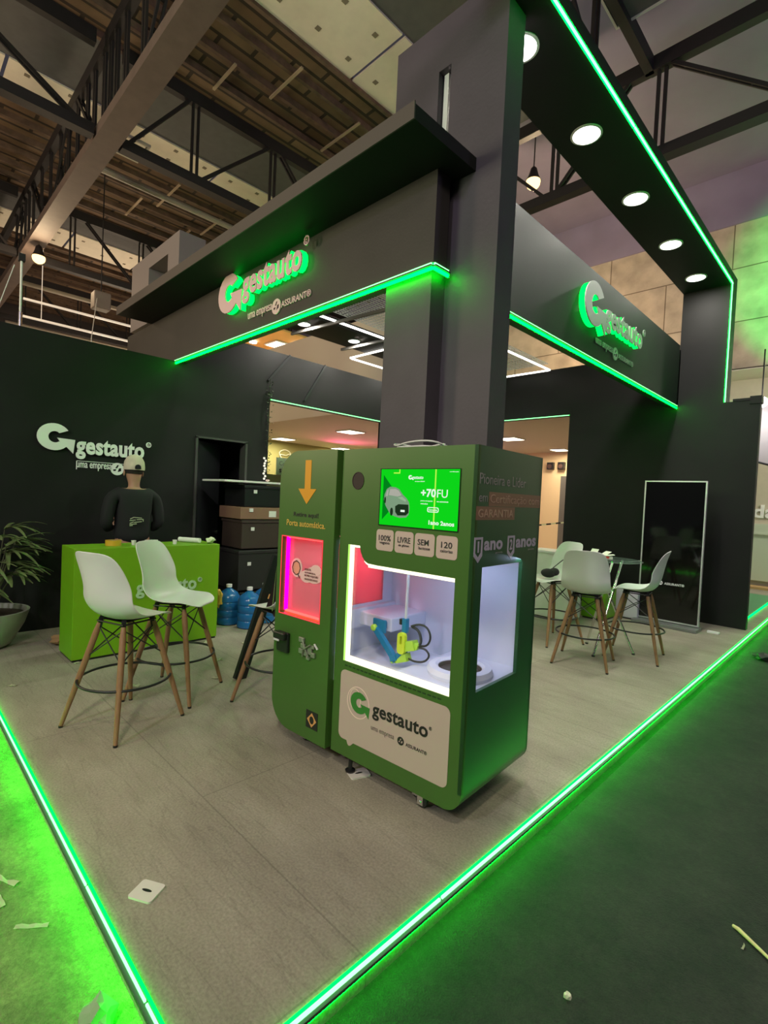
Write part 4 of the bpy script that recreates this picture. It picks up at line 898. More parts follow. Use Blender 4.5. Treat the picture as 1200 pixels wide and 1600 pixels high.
    # camera hole
    b = MB(); b.plate(circ(0.772, 1.692, 0.046, 28, ry=0.05), [circ(0.772, 1.692, 0.042, 28, ry=0.046)], F, -0.003, 0.0); b.plate(circ(0.772, 1.692, 0.042, 28, ry=0.046), [], F, -0.001, 0.0); b.build('speaker_grille', mat('speaker_dark', (0.018, 0.008, 0.006), 0.6), R)
    # four stickers
    for (s0, s1, big, small) in ((0.612, 0.490, '100%', 'vegano'), (0.480, 0.356, 'LIVRE', 'de glúten'), (0.347, 0.223, 'SEM', 'lactose'), (0.212, 0.088, '120', 'calorias')):
        b = MB(); b.plate(rrect(s1, s0, 1.316, 1.430, 0.018), [], F, -0.002, 0.0); st = b.build('claim_sticker', M_pinkwhite, R)
        wb = 0.085 if big != '120' else 0.065
        text('sticker_text', big, (-(s0 + s1) / 2 - wb / 2, -0.002, 1.370), xd, up, wb if big != 'SEM' else 0.07, 0.030, mat('dark_print', (0.03, 0.03, 0.03), 0.5), st, 0.012, 0.001)
        text('sticker_text', small, (-(s0 + s1) / 2 - 0.036, -0.002, 1.348), xd, up, 0.072, 0.015, MATS['dark_print'], st, 0.01, 0.001)
    # lower white speech-bubble panel with logo
    pb = rrect(0.080, 0.838, 0.200, 0.600, 0.035)
    pb = [p for p in pb]
    # insert the tail on the bottom edge (bottom edge runs left->right in s between BL and BR corners)
    out = []
    for i, p in enumerate(pb):
        out.append(p)
        q = pb[(i + 1) % len(pb)]
        if abs(p[1] - 0.200) < 1e-6 and abs(q[1] - 0.200) < 1e-6:
            out += [(0.715, 0.200), (0.738, 0.178), (0.752, 0.174), (0.762, 0.182), (0.770, 0.200)]
    b = MB(); b.plate(out, [], F, -0.0025, 0.0); wp = b.build('logo_panel', M_pinkwhite, R)
    b = MB(); b.plate(circ(0.692, 0.440, 0.086, 36, ry=0.090), [circ(0.692, 0.440, 0.081, 36, ry=0.085)], F, -0.0035, -0.0025); b.plate(circ(0.715, 0.455, 0.045, 24, ry=0.06), [circ(0.715, 0.455, 0.041, 24, ry=0.056)], F, -0.0035, -0.0025); b.build('logo_circle', mat('pale_pink_line', (0.82, 0.62, 0.55), 0.5), wp)
    g = [(2 * 0.684 - x, y) for x, y in glogo(0.684, 0.442, 0.060)]
    b = MB(); b.plate(g, [], F, -0.0045, -0.0030); b.build('logo_mark', mat('logo_green', (0.035, 0.20, 0.03), 0.5), wp)
    text('logo_text', 'gestauto', (-0.580, -0.003, 0.385), xd, up, 0.375, 0.088, mat('ink_black', (0.012, 0.012, 0.012), 0.5), wp, 0.022, 0.001)
    text('registered_mark', '®', (-0.200, -0.003, 0.455), xd, up, 0.018, 0.018, MATS['dark_print'], wp, 0.0, 0.001)
    text('tagline_text', 'uma empresa', (-0.585, -0.003, 0.318), xd, up, 0.165, 0.028, mat('grey_ink', (0.20, 0.16, 0.14), 0.5), wp, 0.0, 0.001)
    assurant_emblem(wp, (-0.375, -0.003, 0.335), xd, up, 0.022, MATS['ink_black'], 0.001, 0.0)
    text('company_text', 'ASSURANT®', (-0.340, -0.003, 0.322), xd, up, 0.135, 0.019, MATS['ink_black'], wp, 0.0, 0.001)
    b = MB()
    for i in range(22):
        s0 = 0.80 - i * 0.031; b.box(-s0 - 0.011, -s0 + 0.011, -0.001, 0.0005, 0.622, 0.630)
    b.build('vent_slots', mat('vent_dark', (0.015, 0.05, 0.01), 0.6), R)
    # door graphics: arrow and text
    M_or = mat('arrow_orange', (0.62, 0.27, 0.005), 0.5); M_or2 = mat('text_orange', (0.58, 0.36, 0.06), 0.5)
    b = MB(); b.plate([(1.206, 1.812), (1.150, 1.812), (1.150, 1.635), (1.096, 1.635), (1.182, 1.540), (1.266, 1.635), (1.206, 1.635)], [], F, -0.027, -0.025); b.build('orange_arrow', M_or, R)
    text('door_text', 'Retire aqui!', (-1.302, -0.025, 1.452), xd, up, 0.235, 0.036, mat('ink_black', (0.012, 0.012, 0.012), 0.5), R, 0.02, 0.001)
    text('door_text', 'Porta automática.', (-1.368, -0.025, 1.398), xd, up, 0.365, 0.038, M_or2, R, 0.012, 0.001)
    # hatch border
    b = MB(); b.plate([(1.015, 0.824), (1.411, 0.824), (1.411, 1.331), (1.015, 1.331)], [hatch], F, -0.028, -0.025); b.build('hatch_border', mat('pink_acrylic', (0.7, 0.05, 0.08), 0.3, emit=(1, 0.05, 0.07), estr=0.55), R)
    # card reader, coin mech, flag
    b = MB(); b.box(-1.400, -1.285, -0.048, -0.025, 0.585, 0.715, 0.008); b.box(-1.405, -1.290, -0.075, -0.045, 0.668, 0.718, 0.010); cr = b.build('card_reader', M_black2, R)
    b = MB(); b.box(-1.390, -1.335, -0.080, -0.073, 0.660, 0.672, 0.002); b.build('reader_slot', mat('pale_slot', (0.6, 0.6, 0.6), 0.4), cr)
    M_ms = mat('keypad_metal', (0.28, 0.30, 0.24), 0.35, 0.5)
    b = MB()
    for (x, z, w2, h2) in ((-1.165, 0.70, 0.05, 0.03), (-1.150, 0.665, 0.04, 0.03), (-1.170, 0.630, 0.035, 0.03), (-1.125, 0.630, 0.03, 0.04), (-1.085, 0.650, 0.04, 0.05), (-1.060, 0.675, 0.03, 0.02), (-1.055, 0.628, 0.035, 0.03), (-1.1, 0.60, 0.03, 0.02)):
        b.box(x - w2 / 2, x + w2 / 2, -0.038, -0.025, z - h2 / 2, z + h2 / 2, 0.003)
    b.tube([(-1.16, -0.035, 0.71), (-1.12, -0.045, 0.66), (-1.09, -0.04, 0.61)], 0.005, 6); b.tube([(-1.15, -0.035, 0.60), (-1.13, -0.05, 0.65), (-1.07, -0.045, 0.69)], 0.005, 6)
    b.build('lock_hardware', M_ms, R)
    b = MB(); b.bar((-1.045, -0.034, 0.70), (-1.015, -0.034, 0.672), 0.006, 0.01, up=(0, 1, 0)); b.build('lock_lever', M_white, R)
    b = MB(); b.box(-1.100, -0.995, -0.0275, -0.025, 0.178, 0.285); fl = b.build('flag_sticker', mat('flag_black', (0.012, 0.014, 0.012), 0.4), R)
    b = MB(); b.plate([(1.047, 0.275), (1.005, 0.231), (1.047, 0.187), (1.089, 0.231)], [circ(1.047, 0.231, 0.020, 20, ry=0.024)], F, -0.0285, -0.0275); b.build('flag_diamond', mat('flag_orange', (0.60, 0.30, 0.10), 0.5), fl)
    # side print
    G = (0, 1, 0); M_sg = mat('side_print_grey', (0.28, 0.27, 0.27), 0.5); M_tan = mat('tan_patch', (0.25, 0.14, 0.085), 0.5); M_tant = mat('tan_print', (0.46, 0.29, 0.21), 0.5)
    M_lav = mat('lavender_print', (0.50, 0.44, 0.58), 0.5)
    text('side_text', 'Pioneira e Líder', (0, 0.022, 1.690), G, up, 0.485, 0.052, M_sg, R, 0.0, 0.001)
    text('side_text', 'em', (0, 0.024, 1.605), G, up, 0.080, 0.030, M_sg, R, 0.0, 0.001)
    b = MB(); b.box(0, 0.001, 0.118, 0.700, 1.585, 1.655); b.box(0, 0.001, 0.006, 0.395, 1.518, 1.583); b.build('tan_patch', M_tan, R)
    text('side_text', 'Certificação com', (0.001, 0.128, 1.592), G, up, 0.560, 0.052, M_tant, R, 0.0, 0.001)
    text('side_text', 'GARANTIA', (0.001, 0.022, 1.530), G, up, 0.355, 0.040, M_tant, R, 0.012, 0.001)
    for (y0, n, wd, wt) in ((0.002, '1', 'ano', 0.185), (0.335, '2', 'anos', 0.245)):
        b = MB(); b.plate([(y0, 1.435), (y0 + 0.078, 1.435), (y0 + 0.078, 1.345), (y0 + 0.040, 1.312), (y0, 1.345)], [[(y0 + 0.012, 1.424), (y0 + 0.064, 1.424), (y0 + 0.064, 1.360), (y0 + 0.040, 1.338), (y0 + 0.012, 1.360)]], lambda u, v, t: Vector((t, u, v)), 0, 0.0015)
        b.build('warranty_badge', M_lav, R)
        text('side_text', n, (0, y0 + (0.031 if n == '1' else 0.024), 1.362), G, up, 0.014 if n == '1' else 0.028, 0.054, M_lav, R, 0.02, 0.001)
        text('side_text', wd, (0, y0 + 0.092, 1.368), G, up, wt, 0.048, M_lav, R, 0.035, 0.001)
        text('side_text', 'garantia', (0, y0 + 0.092 + wt * 0.62, 1.348), G, up, 0.075, 0.010, M_sg, R, 0.0, 0.001)
    # casters
    for (x, y) in ((-0.27, 0.07), (-1.24, 0.10), (-0.20, 0.60), (-1.24, 0.60), (-0.34, 0.12)):
        c = empty('caster', (x, y, 0)); c.parent = R
        b = MB(); b.lathe([(0, -0.014), (0.026, -0.014), (0.034, -0.009), (0.034, 0.009), (0.026, 0.014), (0, 0.014)], 22); o = b.build('wheel', mat('caster_black', (0.02, 0.02, 0.022), 0.35), c, True); o.location = (0, 0, 0.035); o.rotation_euler = (PI / 2, 0, 0)
        b = MB(); b.box(-0.018, 0.018, -0.022, -0.016, 0.02, 0.085); b.box(-0.018, 0.018, 0.016, 0.022, 0.02, 0.085); b.box(-0.03, 0.03, -0.03, 0.03, 0.082, 0.10); b.tube([(0, -0.026, 0.035), (0, 0.026, 0.035)], 0.007, 8); b.build('fork', M_chrome, c)
    # underside frame, levelling foot
    b = MB(); b.box(-1.2, -0.10, 0.06, 0.66, 0.085, 0.102); b.build('base_plate', M_black2, R)
    b = MB(); b.tube([(-0.76, 0.03, 0.10), (-0.76, 0.03, 0.022)], 0.012, 10); b.lathe([(0, 0.012), (0.028, 0.012), (0.03, 0.02), (0.01, 0.03), (0, 0.03)], 18, (-0.76, 0.03, 0)); b.build('levelling_foot', M_black2, R)
    return R
MC = machine()
area('chamber_light', (-1.79, 2.10, 1.30), (-1.79, 2.35, 0.6), 0.5, 1.2, (0.60, 0.72, 1.0), sy=0.06)
area('chamber_light_back', (-1.60, 2.45, 1.31), (-1.60, 2.3, 0.6), 0.6, 1.3, (0.56, 0.66, 1.0), sy=0.06)
point('hatch_light', (-2.62, 2.28, 1.15), 2.0, (1.0, 0.22, 0.32), 0.03)
# cable loop lying on the machine
root = empty('cable_loop', (-1.82, 2.10, 1.878), 0, 'white cable loop lying on top of the green vending machine', 'cable')
b = MB(); b.tube([(0.16 * math.cos(a) * (1 - 0.2 * math.sin(a)), 0.10 * math.sin(a), 0.012 + 0.02 * abs(math.sin(a * 1.5))) for a in [i * 2 * PI / 28 for i in range(28)]], 0.005, 8, closed=True)
b.tube([(-0.13, -0.05, 0.01), (0.0, 0.02, 0.02), (0.10, 0.03, 0.012), (0.18, 0.0, 0.01)], 0.005, 8); b.build('cord', mat('cable_white', (0.6, 0.58, 0.56), 0.4), root, True)
# white outlet plates on the floor
def outlet_plate(x, y, rz, label, L=0.10, Wd=0.10):
    root = empty('floor_plate', (x, y, 0), rz, label, 'floor plate', 'white floor plates')
    b = MB(); b.plate(rrect(-L / 2, L / 2, -Wd / 2, Wd / 2, 0.012), [], lambda u, v, t: Vector((u, v, t)), 0.0, 0.008); b.build('cover', mat('plate_white', (0.66, 0.62, 0.56), 0.3), root)
    b = MB(); b.plate(circ(0, 0, 0.022, 20, ry=0.006), [], lambda u, v, t: Vector((u, v, t)), 0.008, 0.0095); b.build('slot', M_black2, root)
outlet_plate(-1.985, 0.775, math.radians(30), 'white square plate with a dark slot lying on the open floor at the front', 0.105, 0.095)
outlet_plate(-2.07, 1.985, math.radians(70), 'white rectangular plate lying under the front of the green machine', 0.12, 0.09)

# ------------------------------------------------------------------ bar stools
def stool_parts():
    # shell
    cl = [(.235, -.030, .10), (.228, -.018, .150), (.205, -.006, .190), (.16, .002, .218), (.10, .000, .230), (.03, -.008, .236), (-.04, -.012, .238), (-.10, -.006, .238), (-.15, .015, .238), (-.188, .055, .237),
          (-.212, .11, .234), (-.228, .18, .228), (-.240, .25, .222), (-.254, .32, .212), (-.270, .38, .196), (-.282, .415, .170), (-.288, .434, .135), (-.291, .444, .08)]
    bm = bmesh.new(); NU = 18; rows = []
    for i, (x, z, wd) in enumerate(cl):
        p0 = cl[max(i - 1, 0)]; p1 = cl[min(i + 1, len(cl) - 1)]
        tx, tz = p1[0] - p0[0], p1[1] - p0[1]; L = math.hypot(tx, tz); nx, nz = tz / L, -tx / L   # towards sitter
        t = i / (len(cl) - 1)
        k = 0.020 + 0.050 * math.exp(-((t - 0.52) / 0.2) ** 2) + (0.03 if t > 0.6 else 0)
        if t < 0.15: k *= 0.4
        if t > 0.72: k *= max(0.0, (1 - t) / 0.28) ** 0.8
        row = []
        for j in range(NU + 1):
            u = -1 + 2 * j / NU; off = k * abs(u) ** 2.4
            row.append(bm.verts.new((x + nx * off, u * wd, z + nz * off)))
        rows.append(row)
    for A, B in zip(rows, rows[1:]):
        for j in range(NU): bm.faces.new((A[j], A[j + 1], B[j + 1], B[j]))
    bmesh.ops.recalc_face_normals(bm, faces=list(bm.faces))
    bmesh.ops.solidify(bm, geom=list(bm.faces), thickness=0.007)
    s = MB(); s.bm.free(); s.bm = bm
    return s
def make_stool(label, group):
    R = empty('bar_stool', (0, 0, 0), 0, label, 'bar stool', group)
    sh = stool_parts(); o = sh.build('seat_shell', M_white, R, True); o.location = (0, 0, 0.735)
    mod = o.modifiers.new('sub', 'SUBSURF'); mod.levels = 1; mod.render_levels = 2
    for sx in (1, -1):
        for sy in (1, -1):
            top = Vector((0.115 * sx, 0.115 * sy, 0.685)); ft = Vector((0.262 * sx, 0.262 * sy, 0.008)); pts = [top.lerp(ft, t) for t in (0, 0.1, 0.5, 0.97, 1)]
            b = MB(); b.tube(pts, [0.015, 0.0205, 0.0195, 0.0135, 0.0125], 14); lg = b.build('leg', M_wood, R, True)
            b = MB(); b.tube([ft + Vector((0, 0, -0.0075)), ft + Vector((0, 0, 0.006))], 0.0135, 12); b.build('foot_glide', M_black2, lg)
            b = MB(); b.bar(top + Vector((0, 0, -0.03)), top + Vector((-0.01 * sx, -0.01 * sy, 0.045)), 0.026, 0.026); b.build('leg_bracket', M_black2, lg)
    b = MB(); b.box(-0.10, 0.10, -0.10, 0.10, 0.708, 0.716); b.tube([(-0.12, -0.12, 0.715), (0.12, 0.12, 0.715)], 0.006, 8); b.tube([(-0.12, 0.12, 0.715), (0.12, -0.12, 0.715)], 0.006, 8)
    for sx in (1, -1):
        b.tube([(0.125 * sx, -0.125, 0.700), (0.125 * sx, 0.125, 0.700)], 0.006, 8)
        b.tube([(-0.125, 0.125 * sx, 0.700), (0.125, 0.125 * sx, 0.700)], 0.006, 8)
    b.build('seat_mount', M_black2, R)
    b = MB()
    def legp(sx, sy, z): 
        t = (0.685 - z) / 0.677; return Vector(((0.115 + 0.147 * t) * sx, (0.115 + 0.147 * t) * sy, z))
    C = [(1, 1), (-1, 1), (-1, -1), (1, -1)]
    for i in range(4):
        a = C[i]; c2 = C[(i + 1) % 4]
        b.tube([legp(*a, 0.665), legp(*c2, 0.46)], 0.0045, 6); b.tube([legp(*c2, 0.665), legp(*a, 0.46)], 0.0045, 6)
    b.build('wire_brace', M_wire, R)
    b = MB(); r = 0.196 * math.sqrt(2) + 0.006
    b.tube([(r * math.cos(a), r * math.sin(a), 0.31) for a in [i * 2 * PI / 40 for i in range(40)]], 0.0085, 10, closed=True); b.build('footrest_ring', M_wire, R, True)
    return R
G1 = 'white shell bar stools'
ST = [(-3.592, 1.208, 110, 'white shell bar stool nearest the left, its back turned to the front'),
      (-3.889, 1.679, 38, 'white shell bar stool in front of the lime counter, seat facing right'),
      (-3.235, 2.235, 192, 'white shell bar stool mostly hidden by the left side of the green machine'),
      (-2.132, 5.19, 104, 'white shell bar stool with its back to the front at the glass table'),
      (-1.87, 5.90, 190, 'white shell bar stool seen from the side, in front of the black totem'),
      (-2.75, 5.70, 246, 'white shell bar stool behind the glass table with a black bag hung on it')]
proto = None
for x, y, a, lab in ST:
    if proto is None: proto = make_stool(lab, G1); o = proto
    else: o = copy_tree(proto)
    o.location = (x, y, 0); o.rotation_euler = (0, 0, math.radians(a)); o['label'] = lab; o['group'] = G1; o['category'] = 'bar stool'
STP = {lab: (x, y, a) for x, y, a, lab in ST}
# bag on the rear stool
root = empty('shoulder_bag', (-2.80, 5.66, 0.75), 0, 'small black bag with a strap on the stool behind the glass table', 'bag')
b = MB(); b.sphere((0, 0, 0.05), 0.09, 1.0, 0.8, 0.6); b.sphere((0.06, 0.03, 0.07), 0.06, 1, 1, 0.8); b.build('bag_body', mat('bag_black', (0.012, 0.012, 0.014), 0.7), root, True)
b = MB(); b.tube(soften([(0.02, 0.02, 0.09), (0.10, 0.12, 0.20), (0.20, 0.16, 0.29), (0.30, 0.20, 0.34), (0.36, 0.05, 0.30)]), 0.006, 8); b.build('strap', M_wire, root, True)

# glass table
root = empty('glass_table', (-2.14, 5.77, 0), 0, 'round glass table on crossed chrome tubes among the white stools', 'table')
b = MB(); b.lathe([(0, 1.028), (0.33, 1.028), (0.34, 1.034), (0.33, 1.040), (0, 1.040)], 48); b.build('glass_top', glass_mat('table_glass', (0.85, 0.95, 0.90), 0.2, 0.10, (0.4, 0.5, 0.45)), root, True)
for i in range(3):
    a0 = math.radians(30 + 120 * i); a1 = a0 + math.radians(150)
    b = MB(); b.tube([(0.17 * math.cos(a1), 0.17 * math.sin(a1), 1.025), (0.30 * math.cos(a0), 0.30 * math.sin(a0), 0.012)], 0.014, 12); b.build('leg', M_chrome, root, True)
    b = MB(); b.tube([(0.30 * math.cos(a0), 0.30 * math.sin(a0), 0.0), (0.30 * math.cos(a0), 0.30 * math.sin(a0), 0.018)], 0.018, 12); b.build('foot', M_black2, root)
root = empty('leaflet_tray', (-2.22, 5.74, 1.041), math.radians(40), 'open pack of pale leaflets with a red edge lying on the glass table', 'leaflets')
b = MB(); b.box(-0.10, 0.10, -0.07, 0.07, 0, 0.03, 0.002); b.build('tray', mat('leaflet_pale', (0.72, 0.76, 0.62), 0.6), root)
b = MB(); b.bar((-0.10, 0.0, 0.03), (-0.06, 0.02, 0.10), 0.10, 0.004); b.bar((0.02, 0.03, 0.03), (0.10, 0.06, 0.075), 0.09, 0.004); b.bar((-0.02, -0.03, 0.032), (0.12, -0.05, 0.05), 0.08, 0.004); b.build('loose_sheets', mat('leaflet_pale', (0.72, 0.76, 0.62), 0.6), root)
b = MB(); b.box(-0.03, 0.06, -0.076, -0.07, 0.008, 0.03); b.build('red_edge', mat('leaflet_red', (0.45, 0.04, 0.02), 0.5), root)

# cubes behind the table
for (x, y, sx, sy, h, m, lab, cat) in ((-2.90, 7.50, 0.34, 0.42, 0.44, M_lime, 'lime green cube seat behind the glass table', 'cube seat'), (-2.62, 7.98, 0.34, 0.42, 0.44, mat('cube_lilac', (0.55, 0.52, 0.60), 0.5), 'pale lilac cube seat against the black back wall', 'cube seat'),
                              (-3.75, 7.9, 0.50, 0.5, 0.42, M_whitepaint, 'low white cube seat beside the back opening', 'cube seat')):
    root = empty('cube_seat', (x, y, 0), 0, lab, cat, 'cube seats')
    b = MB(); b.box(-sx / 2, sx / 2, -sy / 2, sy / 2, 0.02, h, 0.01); b.build('body', m, root)
    b = MB(); b.box(-sx / 2 + 0.02, sx / 2 - 0.02, -sy / 2 + 0.02, sy / 2 - 0.02, 0, 0.02); b.build('plinth', M_black2, root)
root = empty('side_counter', (-3.32, 6.95, 0), 0, 'white counter beside the stools, partly behind the green machine', 'counter')
b = MB(); b.box(-0.34, 0.30, -0.20, 0.20, 0.02, 0.93, 0.006); b.build('body', M_whitepaint, root)
b = MB(); b.box(-0.36, 0.32, -0.22, 0.22, 0.93, 0.96, 0.004); b.build('top', M_white, root)

# digital totem
root = empty('digital_totem', (-2.08, 7.86, 0), 0, 'black glossy totem screen with a silver frame against the back wall', 'totem')
b = MB(); b.box(-0.375, 0.375, -0.02, 0.02, 0.06, 2.02, 0.002); b.build('glossy_screen', mat('glossy_black', (0.004, 0.004, 0.004), 0.06), root)
b = MB(); b.plate([(-0.39, 0.055), (0.39, 0.055), (0.39, 2.032), (-0.39, 2.032)], [[(-0.372, 0.075), (0.372, 0.075), (0.372, 2.015), (-0.372, 2.015)]], lambda u, v, t: Vector((u, t, v)), -0.026, 0.022); b.build('silver_frame', mat('silver_frame', (0.62, 0.62, 0.64), 0.35, 0.6), root)
b = MB(); b.box(-0.41, 0.41, -0.21, 0.06, 0.0, 0.045, 0.006); b.build('base', mat('base_grey', (0.20, 0.20, 0.20), 0.4, 0.3), root)
text('brand_text', 'ASSURANT®', (-0.06, -0.0215, 0.57), (1, 0, 0), (0, 0, 1), 0.25, 0.034, mat('totem_print', (0.8, 0.8, 0.8), 0.5), root, 0.01, 0.001)
assurant_emblem(root, (-0.11, -0.0215, 0.59), (1, 0, 0), (0, 0, 1), 0.03, MATS['totem_print'], 0.001, 0.0)
b = MB(); b.box(-1.60, -1.46, 7.88, 7.93, 0, 0.03, 0.005); tag(b.build('plug_strip', M_white), 'small white plug strip on the floor beside the totem base', 'plug')
# reception counter
root = empty('reception_counter', (-5.265, 1.93, 0), math.radians(0.5), 'lime green reception counter with a gestauto logo on its front', 'counter')
b = MB(); b.box(-0.205, 0.205, -0.69, 0.69, 0.02, 1.02, 0.004); b.build('body', M_lime, root)
b = MB(); b.box(-0.195, 0.195, -0.68, 0.68, 0.0, 0.02); b.build('plinth', M_black2, root)
b = MB(); b.plate(glogo(-0.37, 0.58, 0.115), [], lambda u, v, t: Vector((0.205 + t, u, v)), 0.0, 0.012); b.build('logo_mark', mat('counter_letter', (0.42, 0.60, 0.36), 0.4), root)
text('logo_text', 'gestauto', (0.205, -0.16, 0.52), (0, 1, 0), (0, 0, 1), 0.60, 0.155, MATS['counter_letter'], root, 0.025, 0.012, 0.0)
text('registered_mark', '®', (0.205, 0.455, 0.63), (0, 1, 0), (0, 0, 1), 0.045, 0.05, MATS['counter_letter'], root, 0.02, 0.012, 0.0)
# items on the counter
root = empty('tape_roll', (-5.26, 1.62, 1.021), 0, 'roll of yellow packing tape on the lime counter', 'tape roll')
b = MB(); b.lathe([(0.035, 0), (0.07, 0), (0.07, 0.05), (0.035, 0.05), (0.035, 0)], 24); b.build('tape', mat('tape_amber', (0.62, 0.36, 0.03), 0.3), root, True)
b = MB(); b.lathe([(0.031, 0), (0.035, 0), (0.035, 0.05), (0.031, 0.05), (0.031, 0)], 24); b.build('core', mat('card_core', (0.35, 0.25, 0.15), 0.7), root, True)
for (x, y, lab) in ((-5.24, 1.80, 'small white cup on the lime counter, first right of the tape roll'), (-5.25, 1.93, 'small white cup on the lime counter, second right of the tape roll'), (-5.24, 2.01, 'small white cup on the lime counter, left of the stool back'), (-5.20, 2.19, 'small white cup on the lime counter, right of the stool back')):
    b = MB(); b.lathe([(0, 0), (0.018, 0), (0.023, 0.045), (0.021, 0.045), (0.016, 0.004), (0, 0.004)], 16, (x, y, 1.021)); tag(b.build('paper_cup', M_whitepaint, smooth=True), lab, 'cup', 'small white cups on the counter')
b = MB(); b.tube([(-5.42, 2.33, 1.05), (-5.20, 2.46, 1.05)], 0.026, 10); tag(b.build('paper_roll', mat('paper_white', (0.72, 0.74, 0.66), 0.7)), 'rolled white paper lying near the right end of the lime counter', 'paper')
def crumple(name, loc, r, m, label, group=None, seed=0, flat=1.0):
    rnd = random.Random(seed); bm = bmesh.new(); bmesh.ops.create_icosphere(bm, subdivisions=2, radius=r)
    for v in bm.verts: v.co *= 0.65 + 0.6 * rnd.random(); v.co.z = v.co.z * flat
    zm = min(v.co.z for v in bm.verts)
    for v in bm.verts: v.co.z -= zm
    s = MB(); s.bm.free(); s.bm = bm; o = s.build(name, m); o.location = loc
    return tag(o, label, name.replace('_', ' '), group)
crumple('crumpled_paper', (-5.16, 2.56, 1.021), 0.05, mat('paper_green', (0.62, 0.72, 0.45), 0.7), 'crumpled pale paper at the right end of the lime counter', seed=3, flat=0.7)

# water bottles
M_bottle = mat('blue_bottle', (0.015, 0.12, 0.32), 0.15)
def bottle(x, y, lab):
    root = empty('water_bottle', (x, y, 0), 0, lab, 'water bottle', 'blue water bottles')
    prof = [(0, 0), (0.12, 0), (0.135, 0.012), (0.135, 0.08), (0.128, 0.09), (0.135, 0.10), (0.135, 0.17), (0.128, 0.18), (0.135, 0.19), (0.135, 0.26), (0.128, 0.27), (0.135, 0.28), (0.13, 0.33), (0.10, 0.38), (0.04, 0.42), (0.028, 0.43), (0.028, 0.455), (0, 0.455)]
    b = MB(); b.lathe(prof, 28); b.build('bottle_body', M_bottle, root, True)
    b = MB(); b.lathe([(0.030, 0.44), (0.034, 0.44), (0.034, 0.475), (0, 0.48)], 20); b.build('cap', M_white, root, True)
bottle(-5.56, 3.02, 'large blue water bottle nearest the counter, with yellow wrap beside it'); bottle(-5.27, 3.13, 'large blue water bottle in the middle, nearest the front'); bottle(-5.40, 3.42, 'large blue water bottle behind the leaning dark panel')
crumple('plastic_wrap', (-5.54, 2.885, 0.20), 0.055, mat('wrap_yellow', (0.65, 0.42, 0.05), 0.4), 'crumpled yellow plastic wrap between the counter and the water bottles', seed=5, flat=2.0)
# crates stacked and white shelf top
cy = 3.62
for (z0, z1, x0, x1, y0, y1, m, lab, nm) in ((0.0, 0.30, -6.35, -5.80, 3.30, 4.10, M_black2, 'black storage crate at the bottom of the stack beside the door', 'storage_crate'),
      (0.32, 0.84, -6.35, -5.82, 3.28, 4.12, mat('crate_black', (0.018, 0.016, 0.016), 0.5), 'black storage crate, second from the bottom of the stack', 'storage_crate'),
      (0.86, 1.24, -6.35, -5.82, 3.31, 4.12, mat('crate_brown', (0.045, 0.028, 0.022), 0.55), 'dark brown storage crate under the cardboard box', 'storage_crate'),
      (1.245, 1.40, -6.37, -5.80, 3.27, 4.14, mat('cardboard', (0.24, 0.13, 0.08), 0.75), 'brown cardboard box in the stack beside the door', 'cardboard_box'),
      (1.405, 1.69, -6.35, -5.82, 3.33, 4.12, M_black2, 'black storage crate at the top of the stack under the white board', 'storage_crate')):
    root = empty(nm, ((x0 + x1) / 2, (y0 + y1) / 2, z0), 0, lab, 'crate' if 'crate' in nm else 'cardboard box', 'stacked crates' if 'crate' in nm else None)
    hx = (x1 - x0) / 2; hy = (y1 - y0) / 2; H_ = z1 - z0
    b = MB(); b.box(-hx, hx, -hy, hy, 0, H_, 0.008)
    if 'crate' in nm: b.box(-hx - 0.012, hx + 0.012, -hy - 0.012, hy + 0.012, H_ - 0.045, H_ - 0.01, 0.004)
    b.build('box_body', m, root)
    b = MB(); b.box(hx + (0.012 if 'crate' in nm else 0), hx + 0.016, -hy + 0.12, -hy + 0.17, H_ * 0.62, H_ * 0.62 + 0.045); b.build('label_sticker', M_whitepaint, root)
    if 'card' in nm:
        b = MB(); b.box(hx, hx + 0.003, -0.02, 0.09, 0.03, 0.11); b.build('address_label', M_whitepaint, root)
b = MB(); b.box(-6.38, -5.78, 3.02, 4.2, 1.715, 1.74, 0.003)
tag(b.build('white_board', M_whitepaint), 'thin white board lying on top of the crate stack', 'board')
crumple('small_crumple', (-5.92, 3.72, 1.741), 0.03, mat('pink_paper', (0.7, 0.5, 0.48), 0.7), 'small crumpled pink paper on the white board', seed=8, flat=0.6)
# leaning black panel + jacket + bin
root = empty('folded_sign', (-3.82, 2.20, 0), 0, 'black folded panel leaning between the crates and the green machine', 'panel')
b = MB(); b.bar((0, 0, 0.0), (-0.06, 0.38, 1.02), 0.11, 0.035, up=(1, 0, 0)); b.build('panel', mat('panel_black', (0.008, 0.008, 0.010), 0.45), root)
b = MB(); b.bar((0.02, 0.26, 0.66), (0.02, 0.275, 0.70), 0.02, 0.05, up=(1, 0, 0)); b.build('orange_sticker', mat('sticker_orange', (0.6, 0.3, 0.1), 0.5), root)
root = empty('jacket', (-3.10, 2.12, 0.72), 0, 'dark brown jacket hung over the stool beside the machine', 'jacket')
bm = bmesh.new(); NX, NZ = 10, 12; rw = []
for j in range(NZ + 1):
    r_ = []
    for i in range(NX + 1):
        u = i / NX; v = j / NZ
        r_.append(bm.verts.new((-0.14 + 0.32 * u - 0.10 * (1 - u) * v * 0 + (0.12 * v if i < 3 else 0), -0.06 + 0.025 * math.sin(u * 9) * (1 - v * 0.5) + 0.10 * v, 0.0 + 0.58 * v - 0.02 * math.sin(u * 5))))
    rw.append(r_)
for A, B in zip(rw, rw[1:]):
    for i in range(NX): bm.faces.new((A[i], A[i + 1], B[i + 1], B[i]))
bmesh.ops.solidify(bm, geom=list(bm.faces), thickness=0.03)
